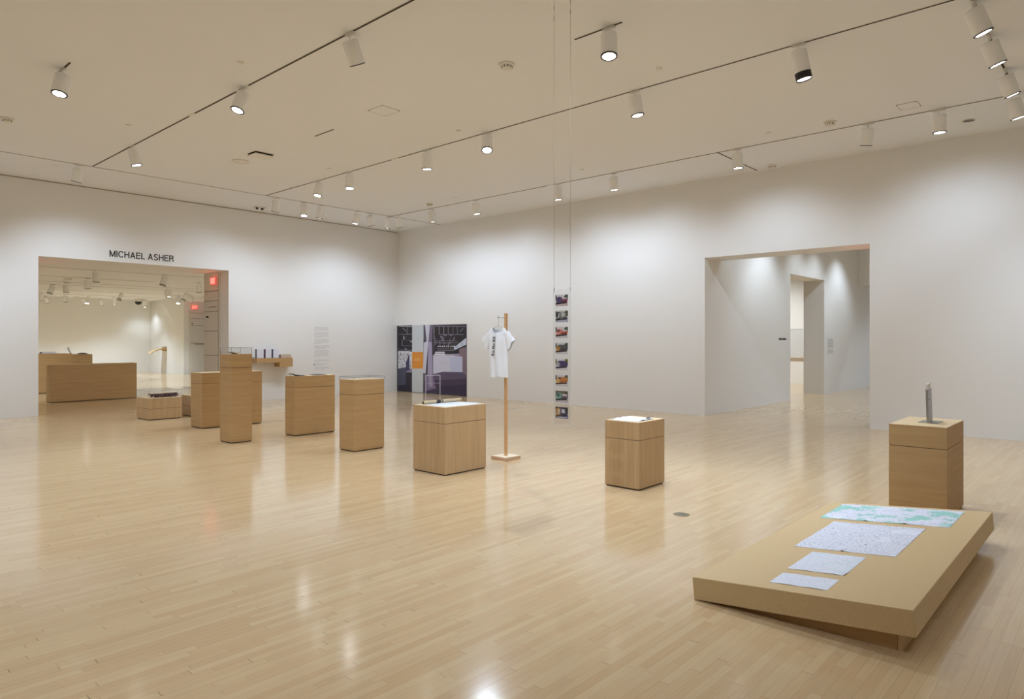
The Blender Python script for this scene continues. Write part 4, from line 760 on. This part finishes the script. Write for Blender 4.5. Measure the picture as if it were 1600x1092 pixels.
# ------------------------------------------------------------ low tilted platform with maps
PX0, PX1, PYL, SW, ST = 3.63, 6.105, 1.869, 1.131, .126
AN = math.atan2(.105, 1.121)
t = thing('platform', 'large low fibreboard platform tilted up on its right side, in the foreground', 'platform', ((PX0+PX1)/2, PYL-SW/2, 0))
cx, cy = (PX0+PX1)/2, PYL-SW/2
HL = (PX1-PX0)/2
def slabpt(s, h):                              # s along the slope from the low edge, h above the underside -> (y, z)
    return (PYL-cy-s*math.cos(AN)+h*math.sin(AN), s*math.sin(AN)+h*math.cos(AN))
bm = bmesh.new(); r = []
for s, h in ((0, 0), (SW, 0), (SW, ST), (0, ST)):
    y, z = slabpt(s, h); r.append((y, z+.0015))
a = [bm.verts.new((-HL, y, z)) for y, z in r]; b = [bm.verts.new((HL, y, z)) for y, z in r]
bm.faces.new(a); bm.faces.new(b[::-1])
for i in range(4): bm.faces.new([a[i], b[i], b[(i+1) % 4], a[(i+1) % 4]])
bmesh.ops.recalc_face_normals(bm, faces=bm.faces[:]); bmesh.ops.bevel(bm, geom=bm.edges[:], offset=.0015, segments=2, affect='EDGES')
obj('slab', bm, M_mdf, t)
bx0, bx1, byn, byf = PX0+.062, PX1-.26, .812, 1.80
def under(yw): return (PYL-yw)*math.tan(AN)
def wedge(x0, x1, ya, yb, g=.0005):
    bm = bmesh.new(); q = []
    for x in (x0, x1): q.append([bm.verts.new((x-cx, ya-cy, 0)), bm.verts.new((x-cx, yb-cy, 0)), bm.verts.new((x-cx, yb-cy, under(yb)-g)), bm.verts.new((x-cx, ya-cy, under(ya)-g))])
    bm.faces.new(q[0]); bm.faces.new(q[1][::-1])
    for i in range(4): bm.faces.new([q[0][i], q[1][i], q[1][(i+1) % 4], q[0][(i+1) % 4]])
    bmesh.ops.recalc_face_normals(bm, faces=bm.faces[:]); return bm
obj('base_rail', wedge(bx0, bx0+.02, byn+.022, byf), M_vh, t)
obj('base_rail', wedge(bx1-.02, bx1, byn+.022, byf), M_vh, t)
obj('base_board', wedge(bx0+.0, bx1, byn, byn+.02), M_mdf, t)
obj('base_board', wedge(bx0+.02, bx1-.02, byf-.02, byf), M_mdf, t)
def on_slab(x, s): y, z = slabpt(s, ST); return (PX0+x, y+cy, z+.0015)
def slab_sheet(label, x0, x1, s0, s1, m, seed, fold=0):
    """x along the platform, s up the slope (0 = low edge), rests on the slab's top"""
    w, d = x1-x0, s1-s0; rnd = random.Random(seed); ph = rnd.uniform(0, 6)
    def f(u, v):
        e = max(0, .06-min(u, 1-u, v, 1-v))/.06
        z = .0012+.0025*e*abs(math.sin(u*9+ph)*math.cos(v*7+ph))
        for fo in (fold if isinstance(fold, (list, tuple)) else [fold]):
            if fo: z += .007*math.exp(-((v-fo)/.014)**2)*max(0, 1-u*5)
        return ((u-.5)*w, (v-.5)*d, z)
    bm = grid_slab(f, 40, 60, .0008)
    o = obj('paper_map', bm, m); p = on_slab((x0+x1)/2, (s0+s1)/2)
    o.location = p; o.rotation_euler = (-AN, 0, 0)
    tag(o, label, 'map', 'maps laid on the tilted platform'); return o
S_ = SW
# s measured from the low edge: s = SW - distance from the near right top edge
for lab, x0, x1, q0, q1, m, sd, fo in (
    ('widest paper map with green patches, farthest on the platform', 1.829, 2.416, .162, 1.018, map_material('map_green', .8, 1.0, seed=1.2), 1, [.62, .32]),
    ('largest paper map densely lined in dark ink, second from the far end', .917, 1.727, .286, .880, map_material('map_lined', 1.0, 0, ink=(72, 68, 96), seed=4.4), 2, [.5]),
    ('small squarish paper map, third from the far end', .408, .830, .423, .735, map_material('map_faint', .45, .12, seed=7.9), 3, [.0001]),
    ('smallest narrow paper map, nearest on the platform', .110, .315, .421, .724, map_material('map_small', .35, .05, seed=2.5), 4, 0)):
    slab_sheet(lab, x0, x1, S_-q1, S_-q0, m, sd, fo)

# ------------------------------------------------------------ book shelf on the left wall
t = thing('wall_shelf', 'stepped wooden shelf with books on the left wall', 'wall shelf', (8.6, YW, 1.0))
obj('shelf_board', box(-.484, .471, -.25, -.0, -.062, .052, bev=.002), M_vh, t)
obj('shelf_block', box(.112, .471, -.25, -.0, -.175, -.0625, bev=.002), M_vh, t)
def book(label, x, y, z, sz, cov, rot=(0, 0, 0), group='books on the wall shelf'):
    w, d, h = sz; t = thing('book', label, 'book', (x, y, z), 0, group); t.rotation_euler = rot
    bm = bmesh.new(); bx(bm, 0, .003, 0, d, 0, h); bx(bm, w-.003, w, 0, d, 0, h); bx(bm, 0, w, 0, .003, 0, h)
    obj('cover', bm, cov, t); obj('pages', box(.003, w-.003, .003, d-.004, .003, h-.003), M_paper, t); return t
# face-on display copies: spine seen at the left, white cover facing the room
def display(label, x, sc, w=.155):
    t = thing('book', label, 'book', (x, YW-.20, 1.053), 0, 'books on the wall shelf')
    obj('cover', box(.0, w, 0, .09, 0, .22, bev=.001), mat('pale_cover', (226, 228, 240), .5), t)
    obj('spine', box(-.004, -.0002, .0, .09, 0, .22), mat('spine_%d' % sc[0], sc, .5), t)['label'] = 'coloured spine'
display('white book with grey spine, leftmost on the wall shelf', 8.14, (120, 116, 124))
display('white book with dark red spine, second on the wall shelf', 8.365, (96, 50, 66))
display('white book with thin navy spine, third on the wall shelf', 8.565, (50, 52, 84), .15)
for k, (dz, col, lab) in enumerate(((0, (206, 180, 160), 'tan booklet at the bottom of the low stack on the wall shelf'), (.028, (214, 190, 176), 'pale pink booklet in the middle of the low stack on the wall shelf'), (.056, (206, 184, 158), 'beige booklet on top of the low stack on the wall shelf'))):
    t = thing('booklet', lab, 'book', (8.76, YW-.225, 1.053+dz), 0, 'booklets stacked on the wall shelf')
    obj('cover', box(0, .28, 0, .2, 0, .0265, bev=.001), mat('booklet_%d' % k, col, .6), t); obj('binding', box(-.003, -.0002, 0, .2, .001, .0255), mat('booklet_edge', (150, 142, 150), .6), t)

# ------------------------------------------------------------ t-shirt stand
SX, SY = 6.335, 5.845
t = thing('shirt_stand', 'wooden post on a square base holding the white t-shirt', 'stand', (SX, SY, 0))
bm = box(-.135, .135, -.13, .13, 0, .042, bev=.003)
for f in bm.faces:
    if f.normal.z > .9: f.material_index = 1
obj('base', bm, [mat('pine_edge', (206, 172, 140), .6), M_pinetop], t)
obj('post', box(-.016, .016, -.016, .016, .042, 1.835, bev=.002), M_pine, t)
bm = bmesh.new(); tube(bm, [(-.014, .004, 1.775), (-.06, .078, 1.785)], .004, 8); tube(bm, [(-.056, .072, 1.784), (-.063, .082, 1.786)], .010, 10)
obj('peg', bm, M_steel, t)
hg = thing('coat_hanger', 'thin wire hanger hooked on the peg, inside the white t-shirt', 'hanger', (SX-.058, SY+.078, 1.79))
bm = bmesh.new(); pts = [(0, .012, .0), (0, .016, .006), (0, .010, .014), (0, -.002, .012), (0, -.008, -.002), (0, -.004, -.05), (0, 0, -.115)]
tube(bm, pts, .0022, 8)
tube(bm, [(0, 0, -.115), (0, .08, -.145), (0, .17, -.178)], .0022, 8); tube(bm, [(0, 0, -.115), (0, -.08, -.145), (0, -.17, -.178)], .0022, 8)
tube(bm, [(0, .17, -.178), (0, -.17, -.178)], .0022, 8)
obj('wire', bm, M_steel, hg)
# the shirt: closed cloth shell in the plane facing -X, u = -Y to the right of the picture
def shirt():
    bm = bmesh.new()
    # half outlines per height: (z, left u, right u, thickness)
    rows = []
    nz = 40; z_top, z_bot = 1.655, 1.035
    for j in range(nz+1):
        f = j/nz; z = z_top+(z_bot-z_top)*f
        if f < .05: L_, R_ = -.13-.5*f, .115+.5*f
        elif f < .12: L_, R_ = -.155-1.2*(f-.05), .14+1.2*(f-.05)
        else: L_, R_ = -.182+.02*min(1, (f-.12)/.2), .172-.012*min(1, (f-.12)/.2)
        if f > .3: L_ -= -.012*(f-.3); R_ += .015*(f-.3)
        rows.append((z, L_, R_, .014+.035*min(1, f*4)))
    nu = 28; front, back = [], []
    for j, (z, l, r, th) in enumerate(rows):
        fr, bk = [], []
        f = j/nz
        for i in range(nu+1):
            s = i/nu; u = l+(r-l)*s; prof = math.sqrt(max(0, 1-(2*s-1)**2))
            wr = .006*math.sin(u*46+z*5)*(.3+f)+.004*math.sin(u*23-z*17)
            zz = z
            if f < .0001 or f < .12:
                dn = abs(u-(-.005))
                if dn < .085: zz = z-(.062*math.sqrt(max(0, 1-(dn/.085)**2)))*(1-f/.12)
            zb = z-(.018*math.sqrt(max(0, 1-(abs(u+.005)/.085)**2)) if abs(u+.005) < .085 else 0)*(1-min(1, f/.12))
            hem = .006*math.sin(u*30)*(1 if j == nz else 0)
            fr.append(bm.verts.new((-th*prof-wr*prof, -u, zz+hem-abs(u)*.05*(1-min(1, f*3)))))
            bk.append(bm.verts.new((th*prof*.8+wr*prof*.5+.001, -u, zb+hem-abs(u)*.05*(1-min(1, f*3)))))
        front.append(fr); back.append(bk)
    for g, rev in ((front, False), (back, True)):
        for j in range(nz):
            for i in range(nu):
                q = [g[j][i], g[j+1][i], g[j+1][i+1], g[j][i+1]]
                bm.faces.new(q[::-1] if rev else q).smooth = True
    for j in range(nz):
        bm.faces.new([front[j][0], back[j][0], back[j+1][0], front[j+1][0]]); bm.faces.new([front[j][nu], front[j+1][nu], back[j+1][nu], back[j][nu]])
    for i in range(nu):
        if abs(-front[0][i].co.y+.005) > .09 or True:
            pass
    for i in list(range(0, 4))+list(range(nu-4, nu)):
        bm.faces.new([front[0][i], front[0][i+1], back[0][i+1], back[0][i]])
    return bm
ts = thing('t_shirt', 'white short sleeved t-shirt with black numbers, hung on the wooden post', 't-shirt', (SX-.06, SY+.078, 0))
obj('body', shirt(), M_cloth, ts)
def sleeve(side):
    bm = bmesh.new(); rings = []; n = 16; m_ = 10
    root = Vector((0, -side*.135, 1.585)); tip = Vector((0, -side*.225, 1.455)) if side > 0 else Vector((0, -side*.228, 1.465))
    for j in range(m_+1):
        s = j/m_; c = root.lerp(tip, s); ax = (tip-root).normalized(); nrm = Vector((0, -ax.z, ax.y))
        hh = .056+.014*s; tt = .030-.004*s
        ring = []
        for k in range(n):
            a = 2*math.pi*k/n; w_ = 1+.10*math.sin(k*2.1+j*.7)
            p = c+Vector((tt*math.cos(a)*w_, 0, 0))+nrm*(hh*math.sin(a)*w_)
            p.z -= (.05*s*s if math.sin(a)*nrm.z < 0 else 0)
            ring.append(bm.verts.new(p))
        rings.append(ring)
    for a, b in zip(rings, rings[1:]):
        for k in range(n): bm.faces.new([a[k], a[(k+1) % n], b[(k+1) % n], b[k]]).smooth = True
    bmesh.ops.recalc_face_normals(bm, faces=bm.faces[:]); return bm
obj('sleeve', sleeve(1), M_cloth, ts); obj('sleeve', sleeve(-1), M_cloth, ts)
bm = bmesh.new(); tube(bm, [(-.030*math.sqrt(max(0, 1-((2*i/20)-1)**2*.9))-.004, -(-.09+.17*i/20), 1.652-.062*math.sqrt(max(0, 1-((i/10)-1)**2))) for i in range(21)], .0045, 6)
obj('neckband', bm, M_cloth, ts)
bm = text_mesh('22 90 93', .04, .001, width=.245, fat=.0012); hh = max(v.co.y for v in bm.verts)
for v in bm.verts: v.co.y *= .042/hh
# reads from top to bottom: text x -> down, text y -> picture right
for v in bm.verts:
    a, b_, c_ = v.co.x, v.co.y, v.co.z
    slant = -.03*(a/.245)
    v.co = Vector((-.066-c_, -(-.028+b_+slant), 1.545-a))
o = obj('printed_numbers', bm, M_black, ts); o['label'] = 'black numbers running down the chest'

# ------------------------------------------------------------ clear hanging strip with truck photographs
HX, HY_ = 4.735, 3.70
def yx(px_):  return px_
t = thing('hanging_strip', 'tall clear hanging strip holding eight small photographs in a column', 'hanging display', (HX, HY_, 0))
ST_L, ST_R, ST_T, ST_B = 3.793, 3.604, 1.945, .755      # y of left/right edges, z of top/bottom
bm = bx(bmesh.new(), -.0015, .0015, ST_R-HY_, ST_L-HY_, ST_B, ST_T)
obj('clear_sheet', bm, M_clear, t)
bm = bmesh.new()
for y in (ST_R, ST_L): bx(bm, -.002, .002, y-HY_-.0012, y-HY_+.0012, ST_B, ST_T)
bx(bm, -.002, .002, ST_R-HY_, ST_L-HY_, ST_B-.001, ST_B+.001)
obj('sheet_edge', bm, mat('sheet_edge', (232, 232, 230), .3), t)
for y in (ST_R+.003, ST_L-.006):
    bm = bmesh.new(); tube(bm, [(0, y-HY_, ST_T-.03), (0, y-HY_, ZC-.001)], .0013, 6); w = obj('suspension_wire', bm, mat('wire_grey', (150, 142, 130), .5), t)
    bm = bmesh.new(); tube(bm, [(0, y-HY_, ST_T-.01), (0, y-HY_, ST_T+.02)], .004, 8); obj('wire_crimp', bm, M_steel, w)
    for zz in (4.33, 4.42): bm = bmesh.new(); tube(bm, [(0, y-HY_, zz), (0, y-HY_, zz+.04)], .0035, 8); obj('turnbuckle', bm, M_steel, w)
def truck_shapes(body, cab, sky, road, tree, kind, seed=0):
    rnd = random.Random(seed)
    s = [(sky, [(0, .35), (1, .35), (1, 1), (0, 1)]), (tree, [(0, .5), (.12, .62), (.10, .92), (0, 1)]), (tree, [(.72, .5), (1, .5), (1, .98), (.84, 1), (.70, .84)]),
         (road, [(0, 0), (1, 0), (1, .34), (0, .42)]), ((62, 54, 66), [(.02, .14), (.9, .24), (.95, .40), (0, .30)])]
    if kind == 0:    # cab at the left, load to the right
        s += [(body, [(.05, .30), (.95, .38), (.98, .66), (.60, .74), (.05, .66)]), (cab, [(.04, .28), (.48, .30), (.50, .74), (.38, .84), (.14, .78), (.04, .6)]),
              ((58, 60, 84), [(.12, .56), (.32, .58), (.34, .74), (.14, .72)]), ((214, 206, 214), [(.55, .58), (.92, .60), (.92, .72), (.58, .76)])]
    elif kind == 1:  # tall box at the right, wheel arches dark
        s += [(body, [(.40, .26), (.92, .40), (.82, .80), (.42, .90), (.28, .70)]), (cab, [(.02, .22), (.40, .26), (.40, .82), (.22, .92), (.02, .80)]),
              ((196, 204, 210), [(.50, .48), (.76, .50), (.74, .80), (.50, .82)]), ((206, 210, 216), [(.18, .36), (.30, .36), (.34, .78), (.26, .80)])]
    else:            # long nose seen from the front left
        s += [(body, [(.04, .26), (.98, .36), (.98, .72), (.55, .84), (.20, .82), (.04, .56)]), (cab, [(.04, .26), (.34, .30), (.36, .70), (.22, .80), (.06, .58)]),
              ((84, 84, 100), [(.22, .62), (.46, .64), (.44, .80), (.26, .78)])]
    for cx_ in (.14, .34, .62, .84):
        s.append(((34, 30, 36), [(cx_+.055*math.cos(a*math.pi/5), .20+cx_*.10+.075*math.sin(a*math.pi/5)) for a in range(10)]))
    s += [((204, 202, 206), [(.03, .10), (.20, .04), (.9, .06), (.96, .14), (.3, .14)]), ((230, 226, 214), [(.05, .33), (.12, .335), (.12, .40), (.05, .395)]),
          ((38, 34, 40), [(.36, .33), (.90, .40), (.90, .44), (.36, .38)])]
    def blot(cols, u0, u1, v0, v1, n, r):
        for _ in range(n):
            u, v, a, b = rnd.uniform(u0, u1), rnd.uniform(v0, v1), rnd.uniform(.4, 1)*r, rnd.uniform(.5, 1)*r
            s.append((rnd.choice(cols), [(u-a, v-b*.6), (u+a*.8, v-b), (u+a, v+b*.5), (u-a*.6, v+b)]))
    dk = tuple(int(c*.45) for c in body)
    blot([dk, (44, 40, 48), tuple(int(c*.7) for c in cab)], .10, .90, .30, .62, 16, .035)
    blot([(206, 204, 208), (150, 148, 156)], .10, .88, .34, .70, 7, .022)
    blot([tuple(int(c*.6) for c in tree), tree], .03, .12, .60, .95, 5, .03); blot([tuple(int(c*.6) for c in tree), (130, 140, 110)], .74, .96, .76, .95, 7, .03)
    return s
TR = [('topmost small photograph, purple and pink truck, on the hanging strip', (148, 66, 92), (92, 84, 130), (226, 216, 226), (206, 176, 182), (70, 84, 66), 0),
      ('second photograph from the top, black and grey truck', (150, 154, 150), (66, 68, 70), (196, 200, 196), (150, 152, 190), (70, 82, 66), 1),
      ('third photograph from the top, orange red tank truck', (206, 92, 70), (224, 150, 142), (222, 214, 220), (208, 204, 208), (84, 104, 72), 0),
      ('fourth photograph from the top, dark trailer with an orange cab', (84, 84, 92), (198, 146, 74), (206, 204, 214), (206, 206, 208), (74, 96, 74), 2),
      ('fifth photograph from the top, deep violet bus', (76, 62, 112), (176, 178, 192), (216, 216, 226), (212, 210, 214), (110, 122, 54), 2),
      ('sixth photograph from the top, yellow orange truck', (206, 134, 72), (224, 184, 112), (206, 206, 218), (206, 206, 208), (96, 84, 62), 2),
      ('seventh photograph from the top, teal and grey truck', (112, 104, 116), (116, 164, 152), (104, 100, 88), (178, 168, 180), (84, 84, 66), 0),
      ('lowest photograph, dark truck with lit yellow front', (84, 80, 120), (190, 148, 84), (74, 72, 84), (92, 90, 138), (36, 36, 38), 1)]
for k, (lab, bo, ca, sk, ro, tr, kd) in enumerate(TR):
    p = picture('photograph', .137, .100, .0004, truck_shapes(bo, ca, sk, ro, tr, kd, k), sk, F=F_RIGHT)
    p.location = (HX-.0022, 3.7695, 1.797-k*(1.797-.811)/7); tag(p, lab, 'photograph', 'truck photographs on the hanging strip')

# ------------------------------------------------------------ vitrine in the small gallery past the corridor
t = thing('display_table', 'wooden table with thin legs seen through the corridor doorway', 'table', (22.1, 7.6, 0))
obj('top', box(-.8, .8, -.3, .3, .84, .96, bev=.004), mat('table_frame', (206, 190, 166), .5), t)
for sx in (-1, 1):
    for sy in (-1, 1): obj('leg', box(sx*.77-.025, sx*.77+.025, sy*.27-.025, sy*.27+.025, 0, .84), mat('table_frame', (206, 190, 166), .5), t)
cover('tall clear cover standing on the table past the corridor', 21.31, 22.89, 7.31, 7.89, .96, 1.83)

# fold-free tidy: one smooth pass for the glass edges is not needed; set sampling friendly light paths
bpy.context.scene.cycles.max_bounces = 12
bpy.context.scene.cycles.transparent_max_bounces = 32
bpy.context.scene.cycles.diffuse_bounces = 6
